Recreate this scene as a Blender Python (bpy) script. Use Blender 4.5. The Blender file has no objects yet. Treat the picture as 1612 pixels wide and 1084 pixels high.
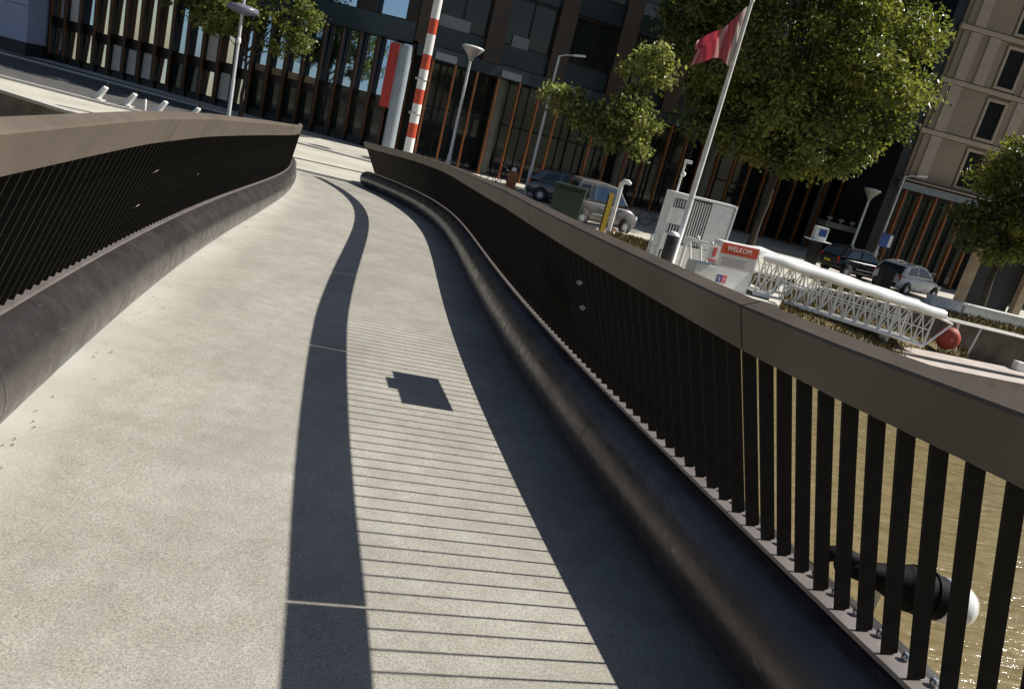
import bpy, bmesh, math, random
import numpy as np
from mathutils import Vector, Matrix
R = math.radians
random.seed(7)
scn = bpy.context.scene
col = scn.collection

# ------------------------------------------------------------------ camera, sky, sun, exposure
cam_d = bpy.data.cameras.new('camera')
cam = bpy.data.objects.new('camera', cam_d); col.objects.link(cam)
PITCH, ROLL = R(16.0), R(14.4)
Fv = Vector((0, math.cos(PITCH), -math.sin(PITCH)))
R0 = Vector((1, 0, 0)); U0 = Vector((0, math.sin(PITCH), math.cos(PITCH)))
Xv = R0*math.cos(ROLL) + U0*math.sin(ROLL); Yv = -R0*math.sin(ROLL) + U0*math.cos(ROLL)
cam.matrix_world = Matrix(((Xv.x, Yv.x, -Fv.x, 0), (Xv.y, Yv.y, -Fv.y, 0), (Xv.z, Yv.z, -Fv.z, 3.2), (0, 0, 0, 1)))
cam_d.sensor_width = 36; cam_d.lens = 26.8; cam_d.clip_start = 0.05; cam_d.clip_end = 2000
cam_d.dof.use_dof = False
scn.camera = cam

SUN_AZ, SUN_EL = R(72.5), R(44.6)            # azimuth from +Y towards +X
world = bpy.data.worlds.new('World'); scn.world = world; world.use_nodes = True
wn = world.node_tree; bg = wn.nodes['Background']
sky = wn.nodes.new('ShaderNodeTexSky'); sky.sky_type = 'NISHITA'; sky.sun_disc = False
sky.sun_elevation = SUN_EL; sky.sun_rotation = SUN_AZ; sky.air_density = 1.0; sky.dust_density = 1.0; sky.ozone_density = 0.6
wn.links.new(sky.outputs[0], bg.inputs[0]); bg.inputs[1].default_value = 0.05
sd = bpy.data.lights.new('sun', 'SUN'); sd.energy = 4.6; sd.angle = R(0.5); sd.color = (1.0, 0.955, 0.88)
sun = bpy.data.objects.new('sun', sd); col.objects.link(sun)
sdir = Vector((math.sin(SUN_AZ)*math.cos(SUN_EL), math.cos(SUN_AZ)*math.cos(SUN_EL), math.sin(SUN_EL)))
sun.rotation_euler = sdir.to_track_quat('Z', 'Y').to_euler(); sun.location = (20, 0, 40)
vs = scn.view_settings
vs.view_transform = 'Standard'; vs.look = 'None'; vs.gamma = 1.0; vs.use_curve_mapping = False; vs.exposure = 0.45
scn.cycles.max_bounces = 8

# ------------------------------------------------------------------ materials
def mat(name, c, rough=0.6, metal=0.0, var=0.0, scale=5.0, bump=0.0, bscale=40.0, coat=0.0, spec=0.5, c2=None, detail=6.0, coords='Object'):
    m = bpy.data.materials.new(name); m.use_nodes = True
    nt = m.node_tree; b = nt.nodes['Principled BSDF']
    b.inputs['Base Color'].default_value = (*c, 1); b.inputs['Roughness'].default_value = rough
    b.inputs['Metallic'].default_value = metal; b.inputs['Coat Weight'].default_value = coat
    b.inputs['Specular IOR Level'].default_value = spec
    if var or c2 or bump:
        tc = nt.nodes.new('ShaderNodeTexCoord')
    if var or c2:
        n = nt.nodes.new('ShaderNodeTexNoise'); n.inputs['Scale'].default_value = scale; n.inputs['Detail'].default_value = detail
        nt.links.new(tc.outputs[coords], n.inputs['Vector'])
        r = nt.nodes.new('ShaderNodeValToRGB'); nt.links.new(n.outputs['Fac'], r.inputs[0])
        lo = tuple(x*(1-var) for x in c); hi = c2 if c2 else tuple(min(1, x*(1+var)) for x in c)
        r.color_ramp.elements[0].position = 0.32; r.color_ramp.elements[0].color = (*lo, 1)
        r.color_ramp.elements[1].position = 0.68; r.color_ramp.elements[1].color = (*hi, 1)
        nt.links.new(r.outputs[0], b.inputs['Base Color'])
    if bump:
        n2 = nt.nodes.new('ShaderNodeTexNoise'); n2.inputs['Scale'].default_value = bscale; n2.inputs['Detail'].default_value = 4
        nt.links.new(tc.outputs[coords], n2.inputs['Vector'])
        bp = nt.nodes.new('ShaderNodeBump'); bp.inputs['Strength'].default_value = bump; bp.inputs['Distance'].default_value = 0.02
        nt.links.new(n2.outputs['Fac'], bp.inputs['Height']); nt.links.new(bp.outputs[0], b.inputs['Normal'])
    return m

def worn_tube(name):
    m = mat(name, (.105, .094, .092), .26, .7, .22, 2.2, .04, 70)
    nt = m.node_tree; b = nt.nodes['Principled BSDF']; N = nt.nodes.new; Lk = nt.links.new
    tc = N('ShaderNodeTexCoord'); src = b.inputs['Base Color'].links[0].from_socket
    n = N('ShaderNodeTexNoise'); n.inputs['Scale'].default_value = 9; n.inputs['Detail'].default_value = 7; n.inputs['Roughness'].default_value = .7; Lk(tc.outputs['Object'], n.inputs['Vector'])
    r = N('ShaderNodeMapRange'); r.inputs[1].default_value = .35; r.inputs[2].default_value = .7; r.inputs[3].default_value = .20; r.inputs[4].default_value = .46; Lk(n.outputs['Fac'], r.inputs[0]); Lk(r.outputs[0], b.inputs['Roughness'])
    mp = N('ShaderNodeMapping'); mp.inputs['Rotation'].default_value = (0, 0, R(-17)); mp.inputs['Scale'].default_value = (40, 1.2, 40); Lk(tc.outputs['Object'], mp.inputs[0])
    sc = N('ShaderNodeTexNoise'); sc.inputs['Scale'].default_value = 1.0; sc.inputs['Detail'].default_value = 3; Lk(mp.outputs[0], sc.inputs['Vector'])
    rr = N('ShaderNodeValToRGB'); e = rr.color_ramp.elements; e[0].position = .66; e[0].color = (0, 0, 0, 1); e[1].position = .74; e[1].color = (.5, .5, .5, 1); Lk(sc.outputs['Fac'], rr.inputs[0])
    mx = N('ShaderNodeMix'); mx.data_type = 'RGBA'; Lk(rr.outputs[0], mx.inputs[0]); Lk(src, mx.inputs[6]); mx.inputs[7].default_value = (.26, .235, .215, 1); Lk(mx.outputs[2], b.inputs['Base Color'])
    return m

def deck_mat():
    m = bpy.data.materials.new('deck_grit'); m.use_nodes = True
    nt = m.node_tree; b = nt.nodes['Principled BSDF']; N = nt.nodes.new; Lk = nt.links.new
    tc = N('ShaderNodeTexCoord')
    def noise(sc, det=4, rough=.5):
        n = N('ShaderNodeTexNoise'); n.inputs['Scale'].default_value = sc; n.inputs['Detail'].default_value = det
        n.inputs['Roughness'].default_value = rough; Lk(tc.outputs['Object'], n.inputs['Vector']); return n
    def ramp(src, p0, c0, p1, c1):
        r = N('ShaderNodeValToRGB'); Lk(src, r.inputs[0]); e = r.color_ramp.elements
        e[0].position = p0; e[0].color = (*c0, 1); e[1].position = p1; e[1].color = (*c1, 1); return r.outputs[0]
    def mix(fac, a, c, mode='MIX'):
        x = N('ShaderNodeMix'); x.data_type = 'RGBA'; x.blend_type = mode
        if isinstance(fac, float): x.inputs[0].default_value = fac
        else: Lk(fac, x.inputs[0])
        for s, v in ((x.inputs[6], a), (x.inputs[7], c)):
            if isinstance(v, tuple): s.default_value = (*v, 1)
            else: Lk(v, s)
        return x.outputs[2]
    base = ramp(noise(1.1, 5).outputs['Fac'], .3, (.34, .325, .285), .7, (.435, .42, .375))
    grit = ramp(noise(130, 3, .7).outputs['Fac'], .36, (.55, .53, .52), .64, (1.28, 1.28, 1.26))
    c1 = mix(.8, base, grit, 'MULTIPLY')
    blot = ramp(noise(7, 6, .6).outputs['Fac'], .35, (.86, .84, .80), .65, (1.06, 1.06, 1.05))
    c1 = mix(.8, c1, blot, 'MULTIPLY')
    # pale dust gathered along the kerb tubes, broken up by noise
    uv = N('ShaderNodeUVMap'); sx = N('ShaderNodeSeparateXYZ'); Lk(uv.outputs[0], sx.inputs[0])
    dust = ramp(sx.outputs[0], .10, (1, 1, 1), .20, (0, 0, 0))
    nd = ramp(noise(1.4, 5).outputs['Fac'], .3, (.35, .35, .35), .7, (1, 1, 1))
    c1 = mix(mix(1.0, dust, nd, 'MULTIPLY'), c1, (.54, .53, .48))
    # faint grey wheel and foot wear along the middle, darker damp marks and small stains
    wear = N('ShaderNodeValToRGB'); Lk(sx.outputs[0], wear.inputs[0]); e = wear.color_ramp.elements
    e[0].position = .16; e[0].color = (0, 0, 0, 1); e[1].position = .80; e[1].color = (0, 0, 0, 1)
    for p, v in ((.30, .55), (.38, .2), (.52, .5), (.62, .15)):
        q = e.new(p); q.color = (v, v, v, 1)
    mpw = N('ShaderNodeMapping'); mpw.inputs['Scale'].default_value = (1.6, .22, 1); mpw.inputs['Rotation'].default_value = (0, 0, R(-17)); Lk(tc.outputs['Object'], mpw.inputs[0])
    nw = N('ShaderNodeTexNoise'); nw.inputs['Scale'].default_value = 2.4; nw.inputs['Detail'].default_value = 5; Lk(mpw.outputs[0], nw.inputs['Vector'])
    c1 = mix(mix(1.0, wear.outputs[0], ramp(nw.outputs['Fac'], .45, (0, 0, 0), .7, (1, 1, 1)), 'MULTIPLY'), c1, (.27, .255, .225))
    st = ramp(noise(3.4, 7, .65).outputs['Fac'], .60, (0, 0, 0), .72, (.55, .55, .55))
    c1 = mix(st, c1, (.29, .265, .21))
    v2 = N('ShaderNodeTexVoronoi'); v2.inputs['Scale'].default_value = 1.3; Lk(tc.outputs['Object'], v2.inputs['Vector'])
    c1 = mix(ramp(v2.outputs['Distance'], .012, (.8, .8, .8), .035, (0, 0, 0)), c1, (.13, .12, .10))
    # a few worn spots
    v = N('ShaderNodeTexVoronoi'); v.inputs['Scale'].default_value = 2.6; Lk(tc.outputs['Object'], v.inputs['Vector'])
    spot = ramp(v.outputs['Distance'], .012, (1, 1, 1), .03, (0, 0, 0))
    c1 = mix(spot, c1, (.66, .66, .62))
    Lk(c1, b.inputs['Base Color']); b.inputs['Roughness'].default_value = .8
    bp = N('ShaderNodeBump'); bp.inputs['Strength'].default_value = .5; bp.inputs['Distance'].default_value = .003
    Lk(noise(160, 3, .7).outputs['Fac'], bp.inputs['Height']); Lk(bp.outputs[0], b.inputs['Normal'])
    return m

def water_mat():
    m = bpy.data.materials.new('canal_water'); m.use_nodes = True
    nt = m.node_tree; b = nt.nodes['Principled BSDF']; N = nt.nodes.new; Lk = nt.links.new
    tc = N('ShaderNodeTexCoord'); mp = N('ShaderNodeMapping'); mp.inputs['Scale'].default_value = (1.0, 3.2, 1); mp.inputs['Rotation'].default_value = (0, 0, R(-18))
    Lk(tc.outputs['Object'], mp.inputs[0])
    n = N('ShaderNodeTexNoise'); n.inputs['Scale'].default_value = 2.6; n.inputs['Detail'].default_value = 5; Lk(mp.outputs[0], n.inputs['Vector'])
    r = N('ShaderNodeValToRGB'); Lk(n.outputs['Fac'], r.inputs[0]); e = r.color_ramp.elements
    e[0].position = .3; e[0].color = (.17, .130, .055, 1); e[1].position = .7; e[1].color = (.26, .205, .10, 1)
    Lk(r.outputs[0], b.inputs['Base Color'])
    b.inputs['Roughness'].default_value = .12; b.inputs['IOR'].default_value = 1.33
    bp = N('ShaderNodeBump'); bp.inputs['Strength'].default_value = .55; bp.inputs['Distance'].default_value = .12
    Lk(n.outputs['Fac'], bp.inputs['Height']); Lk(bp.outputs[0], b.inputs['Normal'])
    return m

def leaf_mat(name, dark, light):
    m = bpy.data.materials.new(name); m.use_nodes = True
    nt = m.node_tree; b = nt.nodes['Principled BSDF']; N = nt.nodes.new; Lk = nt.links.new
    a = N('ShaderNodeAttribute'); a.attribute_name = 'tint'
    r = N('ShaderNodeValToRGB'); Lk(a.outputs['Fac'], r.inputs[0]); e = r.color_ramp.elements
    e[0].color = (*dark, 1); e[1].color = (*light, 1)
    Lk(r.outputs[0], b.inputs['Base Color']); b.inputs['Roughness'].default_value = .42
    t = N('ShaderNodeBsdfTranslucent'); g = N('ShaderNodeMix'); g.data_type = 'RGBA'; g.blend_type = 'MULTIPLY'; g.inputs[0].default_value = 1; Lk(r.outputs[0], g.inputs[6]); g.inputs[7].default_value = (1.5, 1.6, 1.0, 1); Lk(g.outputs[2], t.inputs[0])
    mx = N('ShaderNodeMixShader'); mx.inputs[0].default_value = .36
    Lk(b.outputs[0], mx.inputs[1]); Lk(t.outputs[0], mx.inputs[2]); Lk(mx.outputs[0], nt.nodes['Material Output'].inputs[0])
    return m

M = dict(
    deck=deck_mat(), water=water_mat(),
    tube=worn_tube('dark_bronze_steel'),
    rail=mat('bronze_rail_paint', (.132, .108, .085), .5, 0, .16, 2.5, .03, 90, spec=.12),
    flange=mat('brown_flange_paint', (.20, .175, .165), .5, .3, .15, 6),
    picket=mat('black_brown_paint', (.024, .021, .017), .75, .0, .25, 8, spec=.10),
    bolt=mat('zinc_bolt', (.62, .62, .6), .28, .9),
    black=mat('black_plastic', (.012, .012, .013), .45, 0, .2, 10),
    rubber=mat('tyre_rubber', (.018, .018, .018), .8),
    white=mat('white_paint', (.80, .80, .78), .35, 0, .05, 3),
    white_gloss=mat('white_gloss_paint', (.86, .86, .84), .16, 0, .03, 3, coat=.6),
    white_worn=mat('weathered_white_paint', (.72, .72, .69), .5, 0, .1, 5),
    louver=mat('dark_grille_gap', (.05, .05, .055), .6),
    steel=mat('galvanised_steel', (.46, .47, .47), .38, .7, .1, 12),
    pole=mat('pale_grey_pole_paint', (.58, .60, .60), .4, .2, .06, 8),
    red=mat('red_band_paint', (.55, .075, .035), .4, 0, .1, 6),
    sign_red=mat('sign_red_print', (.55, .07, .035), .4),
    sign_grey=mat('sign_grey_print', (.50, .48, .47), .5),
    sign_blue=mat('sign_blue_print', (.05, .07, .28), .45),
    sign_rose=mat('sign_rose_print', (.62, .10, .12), .45),
    sign_dim=mat('sign_faint_print', (.36, .36, .35), .5),
    buoy=mat('red_buoy_rubber', (.34, .045, .022), .6, 0, .2, 4),
    concrete=mat('quay_concrete', (.47, .445, .385), .85, 0, .14, .8, .25, 14),
    asphalt=mat('road_asphalt', (.085, .083, .08), .85, 0, .2, 1.2, .3, 30),
    paving=mat('pale_quay_paving', (.50, .475, .40), .85, 0, .13, .55, .2, 12),
    kerb=mat('kerb_stone', (.52, .50, .45), .8, 0, .1, 3),
    quaywall=mat('quay_wall_stone', (.17, .14, .11), .85, 0, .35, 1.5, .5, 6),
    pontoon=mat('pontoon_concrete', (.46, .40, .355), .8, 0, .14, 1.6, .25, 20),
    hull=mat('blue_grey_hull_paint', (.17, .20, .27), .4, 0, .12, 2),
    grass=mat('bank_grass', (.115, .105, .025), .9, 0, .4, 2, .5, 12, c2=(.22, .155, .06)),
    soil=mat('bank_soil', (.14, .095, .055), .95, 0, .4, 3, .5, 12),
    fin=mat('dark_brown_fin', (.030, .021, .015), .45, .2, .2, 2),
    lit_fin_edge=mat('sunlit_fin_edge', (.24, .095, .032), .45, .3, .15, 3),  # orange light on the fins' right edges, put into the colour
    post=mat('corten_orange_post', (.30, .105, .03), .5, .1, .25, 3),
    dark_wall=mat('dark_facade_panel', (.022, .026, .028), .5, 0, .2, 1),
    spandrel=mat('blue_black_spandrel', (.028, .045, .055), .35, 0, .15, 1.5),
    sill=mat('pale_grey_sill_panel', (.20, .23, .25), .45, 0, .1, 3),
    column=mat('grey_green_column', (.20, .205, .165), .7, 0, .15, 2),
    column_pale=mat('pale_blue_grey_column', (.33, .38, .41), .5, 0, .08, 2),
    stone=mat('brown_grey_concrete', (.33, .265, .195), .8, 0, .12, .7, .2, 10),
    stone_light=mat('pale_concrete_panel', (.46, .375, .295), .75, 0, .1, 1.5, .1, 12),
    portal=mat('beige_portal_concrete', (.42, .32, .22), .8, 0, .15, 1.5),
    paleblue=mat('pale_lilac_render', (.46, .48, .62), .7, 0, .06, .6),
    glass=mat('mirror_glass_sky_tint', (.50, .68, .98), .05, 1.0, .10, .35),  # tint puts the blue of the reflected sky into the glass
    glass_warm=mat('mirror_glass_warm_reflection', (.92, .86, .78), .07, 1.0, .12, .5),  # tint puts a warm sunlit reflection into the glass
    glass_dark=mat('dark_clear_glass', (.018, .024, .022), .06, 0, .3, .6, spec=.6),
    pale_reflection=mat('beige_reflection_pane', (.82, .75, .66), .6, 0, .12, .9),  # matt beige painting the reflection of sunlit buildings on the panes
    sky_reflection=mat('blue_sky_reflection_pane', (.30, .42, .62), .12, .8, .1, 1),  # pane colour paints in the reflected blue sky
    bark=mat('tree_bark', (.055, .042, .028), .9, 0, .3, 6, .6, 20),
    greenbin=mat('dark_green_container', (.009, .022, .011), .5, 0, .2, 3),
    yellow=mat('yellow_board_paint', (.60, .40, .03), .5, 0, .1, 4),
    orange=mat('orange_marker', (.70, .20, .04), .5),
    car_grey=mat('grey_car_paint', (.17, .158, .152), .36, .2, .05, 2, coat=.7),
    car_white=mat('white_car_paint', (.72, .70, .66), .25, 0, .03, 2, coat=.7),
    car_black=mat('black_car_paint', (.016, .018, .022), .22, .3, .05, 2, coat=.8),
    car_silver=mat('silver_car_paint', (.13, .135, .14), .28, .7, .05, 2, coat=.7),
    car_glass=mat('car_window_glass', (.02, .028, .034), .05, 0, .2, 2, spec=.8),
    car_glass_blue=mat('car_window_glass_sky', (.10, .15, .22), .06, .5, .25, 2),
    lamp_red=mat('tail_lamp_red', (.45, .02, .015), .2, coat=.5),
    lamp_clear=mat('headlamp_clear', (.75, .75, .72), .1, .3, coat=.8),
    flag_reflection=mat('red_reflection_tone', (.50, .05, .04), .7, 0, .15, 3),
    reflection_edge=mat('lilac_reflection_tone', (.50, .36, .48), .7, 0, .1, 3),
    lamp_cone=mat('opal_lamp_cone', (.34, .325, .295), .35, .1, .1, 4),
    parking=mat('blue_plate_print', (.05, .10, .32), .4),
)
M['window_dark'] = mat('dark_office_window', (.010, .011, .010), .35, 0, .2, 1, spec=.15)
M['bright_gap_plate'] = mat('pale_gap_tone', (.50, .42, .33), .45, 0, .1, 9)
M['black_matte'] = mat('matt_black_housing', (.006, .006, .006), .7, 0, .2, 10, spec=.12)
M['lamp_smoke'] = mat('smoky_lilac_lamp', (.17, .17, .23), .3, 0, .1, 4)
M['leaf_a'] = leaf_mat('leaf_yellow_green', (.042, .068, .016), (.275, .285, .065))
M['leaf_b'] = leaf_mat('leaf_deep_green', (.035, .055, .013), (.23, .24, .05))
M['leaf_c'] = leaf_mat('leaf_silver_green', (.065, .09, .022), (.37, .38, .12))

def flag_mat():
    m = bpy.data.materials.new('flag_cloth'); m.use_nodes = True
    nt = m.node_tree; b = nt.nodes['Principled BSDF']; N = nt.nodes.new; Lk = nt.links.new
    uv = N('ShaderNodeUVMap'); s = N('ShaderNodeSeparateXYZ'); Lk(uv.outputs[0], s.inputs[0])
    r = N('ShaderNodeValToRGB'); Lk(s.outputs[0], r.inputs[0]); r.color_ramp.interpolation = 'LINEAR'
    e = r.color_ramp.elements; e[0].position = 0; e[0].color = (.78, .70, .68, 1); e[1].position = 1; e[1].color = (.66, .19, .24, 1)
    for p, c in ((.10, (.78, .68, .66)), (.14, (.62, .22, .24)), (.36, (.58, .15, .17)), (.40, (.74, .56, .56)), (.47, (.74, .5, .5)), (.52, (.66, .19, .24)), (.93, (.66, .19, .24)), (.95, (.74, .56, .58))):
        q = e.new(p); q.color = (*c, 1)
    Lk(r.outputs[0], b.inputs['Base Color']); b.inputs['Roughness'].default_value = .75
    t = N('ShaderNodeBsdfTranslucent'); Lk(r.outputs[0], t.inputs[0])
    mx = N('ShaderNodeMixShader'); mx.inputs[0].default_value = .6
    Lk(b.outputs[0], mx.inputs[1]); Lk(t.outputs[0], mx.inputs[2]); Lk(mx.outputs[0], nt.nodes['Material Output'].inputs[0])
    return m
M['flag'] = flag_mat()

# ------------------------------------------------------------------ helpers
class MB:
    """collects simple shapes and links them as ONE mesh object"""
    def __init__(s): s.v = []; s.f = []; s.sm = []
    def add(s, vs, fs, smooth=False):
        o = len(s.v); s.v += [tuple(v) for v in vs]; s.f += [tuple(o+i for i in f) for f in fs]; s.sm += [smooth]*len(fs); return s
    def box(s, c, size, rz=0.0, rx=0.0, ry=0.0, taper=1.0):
        hx, hy, hz = size[0]/2, size[1]/2, size[2]/2
        mt = Matrix.Rotation(rz, 3, 'Z') @ Matrix.Rotation(ry, 3, 'Y') @ Matrix.Rotation(rx, 3, 'X'); c = Vector(c)
        vs = [c + mt @ Vector((x*hx*(taper if z > 0 else 1), y*hy*(taper if z > 0 else 1), z*hz)) for z in (-1, 1) for y in (-1, 1) for x in (-1, 1)]
        return s.add(vs, [(0, 2, 3, 1), (4, 5, 7, 6), (0, 1, 5, 4), (2, 6, 7, 3), (0, 4, 6, 2), (1, 3, 7, 5)])
    def bar(s, a, b, r0, r1=None, n=10, cap=True):
        return s.tube([a, b], [r0, r0 if r1 is None else r1], n, cap)
    def tube(s, pts, rad, n=10, cap=True, smooth=True):
        pts = [Vector(p) for p in pts]; rings = []
        if not hasattr(rad, '__len__'): rad = [rad]*len(pts)
        up = None
        for i, p in enumerate(pts):
            t = (pts[min(i+1, len(pts)-1)] - pts[max(i-1, 0)])
            t = t.normalized() if t.length > 1e-9 else Vector((0, 0, 1))
            if up is None: up = Vector((0, 0, 1)) if abs(t.z) < .9 else Vector((1, 0, 0))
            a = t.cross(up).normalized(); bb = a.cross(t).normalized(); up = bb
            rings.append([p + (a*math.cos(2*math.pi*k/n) + bb*math.sin(2*math.pi*k/n))*rad[i] for k in range(n)])
        vs = [v for r in rings for v in r]
        fs = [(i*n+k, i*n+(k+1) % n, (i+1)*n+(k+1) % n, (i+1)*n+k) for i in range(len(pts)-1) for k in range(n)]
        s.add(vs, fs, smooth)
        if cap:
            s.add(rings[0], [tuple(range(n-1, -1, -1))]); s.add(rings[-1], [tuple(range(n))])
        return s
    def sweep(s, secs, closed=True, cap=True, smooth=False):
        """list of equal-length cross-sections"""
        n = len(secs[0]); vs = [v for r in secs for v in r]
        rng = range(n) if closed else range(n-1)
        s.add(vs, [(i*n+k, i*n+(k+1) % n, (i+1)*n+(k+1) % n, (i+1)*n+k) for i in range(len(secs)-1) for k in rng], smooth)
        if cap and closed:
            s.add(secs[0], [tuple(range(n-1, -1, -1))]); s.add(secs[-1], [tuple(range(n))])
        return s
    def lathe(s, prof, c=(0, 0, 0), n=16, axis='Z', smooth=True):
        c = Vector(c); secs = []
        for r, h in prof:
            ring = []
            for k in range(n):
                a = 2*math.pi*k/n; p = (r*math.cos(a), r*math.sin(a), h)
                if axis == 'Y': p = (p[0], p[2], p[1])
                if axis == 'X': p = (p[2], p[0], p[1])
                ring.append(c + Vector(p))
            secs.append(ring)
        return s.sweep(secs, True, True, smooth)
    def poly(s, pts, d, smooth=False):
        """flat polygon pts extruded by vector d"""
        n = len(pts); d = Vector(d); a = [Vector(p) for p in pts]; b = [p+d for p in a]
        return s.add(a+b, [tuple(range(n-1, -1, -1)), tuple(range(n, 2*n))] + [(i, (i+1) % n, n+(i+1) % n, n+i) for i in range(n)], smooth)
    def mesh(s, name, m):
        me = bpy.data.meshes.new(name); me.from_pydata(s.v, [], s.f)
        me.polygons.foreach_set('use_smooth', s.sm)
        bm = bmesh.new(); bm.from_mesh(me); bmesh.ops.recalc_face_normals(bm, faces=bm.faces); bm.to_mesh(me); bm.free()
        me.materials.append(M[m] if isinstance(m, str) else m); me.update(); return me
    def build(s, name, m, parent=None, bevel=0.0, **kw):
        o = bpy.data.objects.new(name, s.mesh(name, m)); col.objects.link(o)
        if parent is not None: o.parent = parent
        if bevel:
            md = o.modifiers.new('bevel', 'BEVEL'); md.width = bevel; md.segments = 2; md.limit_method = 'ANGLE'
        for k, v in kw.items(): o[k] = v
        return o

def thing(name, label, cat, loc=(0, 0, 0), rz=0.0, group=None):
    o = bpy.data.objects.new(name, None); col.objects.link(o); o.empty_display_size = .3
    o.location = loc; o.rotation_euler = (0, 0, rz); o['label'] = label; o['category'] = cat
    if group: o['group'] = group
    return o
def inst(name, me, parent, loc=(0, 0, 0), rz=0.0, scale=None, matrix=None):
    o = bpy.data.objects.new(name, me); col.objects.link(o); o.parent = parent
    if matrix is not None: o.matrix_local = matrix
    else:
        o.location = loc; o.rotation_euler = (0, 0, rz)
        if scale: o.scale = scale
    return o
def copy_tree(o, parent=None):
    c = o.copy(); col.objects.link(c)
    if parent is not None: c.parent = parent
    for ch in list(o.children): copy_tree(ch, c)
    return c
def tag(o, label, cat, group=None):
    o['label'] = label; o['category'] = cat
    if group: o['group'] = group
    return o

# ------------------------------------------------------------------ bridge curves (plan x as a function of y)
def curve(pts, deg):
    y, x = np.array(pts).T[0], np.array(pts).T[1]
    c = np.polyfit((y-10)/15, x, deg)
    return lambda Y: np.polyval(c, (np.asarray(Y, float)-10)/15)
bR = curve([(-5, 3.62), (-3, 2.97), (0, 1.98), (1.88, 1.36), (2.4, 1.21), (3.1, .98), (3.88, .73), (4.44, .58), (5.2, .40), (6.6, .10), (7.57, -.1), (9.85, -.58), (13.83, -1.43), (18.3, -2.6), (21.9, -4.15), (24.9, -6.0)], 6)
tR = curve([(-5, 3.29), (-3, 2.64), (0, 1.65), (1.6, 1.1), (2.25, .90), (2.76, .73), (3.53, .48), (4.48, .20), (6.28, -.24), (9.17, -.88), (10.88, -1.25), (15.25, -2.25), (17.63, -2.92), (21.39, -4.45), (24.04, -6.0)], 6)
bL = curve([(-5, .45), (-3, -.2), (0, -1.2), (2, -1.86), (3.06, -2.2), (5.24, -2.85), (8.41, -3.66), (12, -4.5), (16.7, -5.72), (22.2, -7.55)], 6)
tL = curve([(-5, .77), (-3, .12), (0, -.88), (2.15, -1.58), (2.8, -1.8), (4.2, -2.23), (6.1, -2.73), (8, -3.2), (10, -3.72), (15, -5.02), (21.5, -7.15)], 6)
hR = lambda Y: np.interp(Y, [.6, 1.3, 1.8, 2.3, 2.8, 3.4, 5, 7, 15, 20, 23.5], [1.415, 1.405, 1.389, 1.373, 1.369, 1.38, 1.405, 1.445, 1.45, 1.44, 1.40])
hL = lambda Y: np.interp(Y, [2, 2.8, 4.2, 6.1, 10, 22], [1.35, 1.37, 1.41, 1.435, 1.45, 1.455])
zd = lambda Y: 1.6 - .0645*np.asarray(Y, float)
HB = .52
def walk(f, y0, y1, step):
    Y = np.linspace(y0, y1, 3000); X = f(Y); s = np.concatenate([[0], np.cumsum(np.hypot(np.diff(X), np.diff(Y)))])
    return lambda q: float(np.interp(q, s, Y)), float(s[-1]), lambda yy: float(np.interp(yy, Y, s))

# ------------------------------------------------------------------ ground, quay, water
shore = [(-400, 36), (-60, 31), (-30, 27.2), (-18.5, 25), (-15.4, 24), (-9, 24.2), (-5.4, 24.8), (-3, 24.5), (1.2, 25.2), (3.0, 23.6), (4.5, 21.6), (7.0, 21.5), (7.6, 23.2), (8.6, 26), (10.5, 28.7), (16, 29.3), (26, 30.6), (60, 35), (400, 60)]
def flat(name, pts, z, m, **kw):
    mb = MB(); mb.add([(x, y, z) for x, y in pts], [tuple(range(len(pts)))])
    return mb.build(name, m, None, **kw)
flat('ground', shore + [(400, 900), (-400, 900)], 0.0, 'paving', kind='structure')
flat('water', [(-500, -500), (500, -500), (500, 200), (-500, 200)], -1.3, 'water', kind='structure')
mb = MB()
for (a, b) in zip(shore[:-1], shore[1:]):
    mb.add([(a[0], a[1], -.003), (b[0], b[1], -.003), (b[0], b[1], -3), (a[0], a[1], -3)], [(0, 1, 2, 3)])
tag(mb.build('quay_wall', 'quaywall'), 'dark stone canal quay wall below the pale paving', 'wall')
mb = MB()
for (a, b) in zip(shore[1:-2], shore[2:-1]):
    d = Vector((b[0]-a[0], b[1]-a[1], 0)); n = int(max(1, d.length//2.0)); nrm = Vector((-d.y, d.x, 0)).normalized()
    for k in range(n):
        p = Vector((a[0], a[1], 0)) + d*((k+.5)/n)
        mb.box(p + nrm*.14 + Vector((0, 0, .05)), (d.length/n-.012, .34, .11), math.atan2(d.y, d.x))
cop = mb.build('coping_stones', 'kerb', None, .012); cop['kind'] = 'structure'
# road beyond the bridge and its kerbs
flat('road', [(-75, 44), (-75, 32.5), (-30, 29.6), (-17, 29.3), (-13.3, 30.5), (-11.8, 38.4), (-29, 42.6)], .005, 'asphalt', kind='structure')
flat('street', [(-11.5, 33.4), (1.5, 33.2), (1.5, 38.6), (12, 43.2), (-2, 38.9), (-11.0, 38.3)], .005, 'concrete', kind='structure')
flat('pavement', [(2.5, 31.6), (20, 34.6), (34, 36.8), (34, 45), (19, 44), (8, 42), (2.5, 39.5)], .009, 'concrete', kind='structure')
def kerb(name, pts, w=.18, h=.12):
    mb = MB()
    for a, b in zip(pts[:-1], pts[1:]):
        d = Vector((b[0]-a[0], b[1]-a[1], 0)); n = max(1, int(d.length/1.0))
        for k in range(n):
            p = Vector((a[0], a[1], 0)) + d*((k+.5)/n)
            mb.box(p + Vector((0, 0, h/2-.02)), (d.length/n-.012, w, h), math.atan2(d.y, d.x))
    return mb.build(name, 'kerb', None, .01, kind='structure')
kerb('kerb', [(-75, 32.3), (-30, 29.4), (-17, 29.1), (-13.1, 30.3)])
kerb('kerb', [(-45, 41.5), (-28.4, 40.0), (-14, 38.0)])
kerb('kerb', [(-11.5, 33.2), (1.4, 33.0)], .25, .10)
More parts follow.
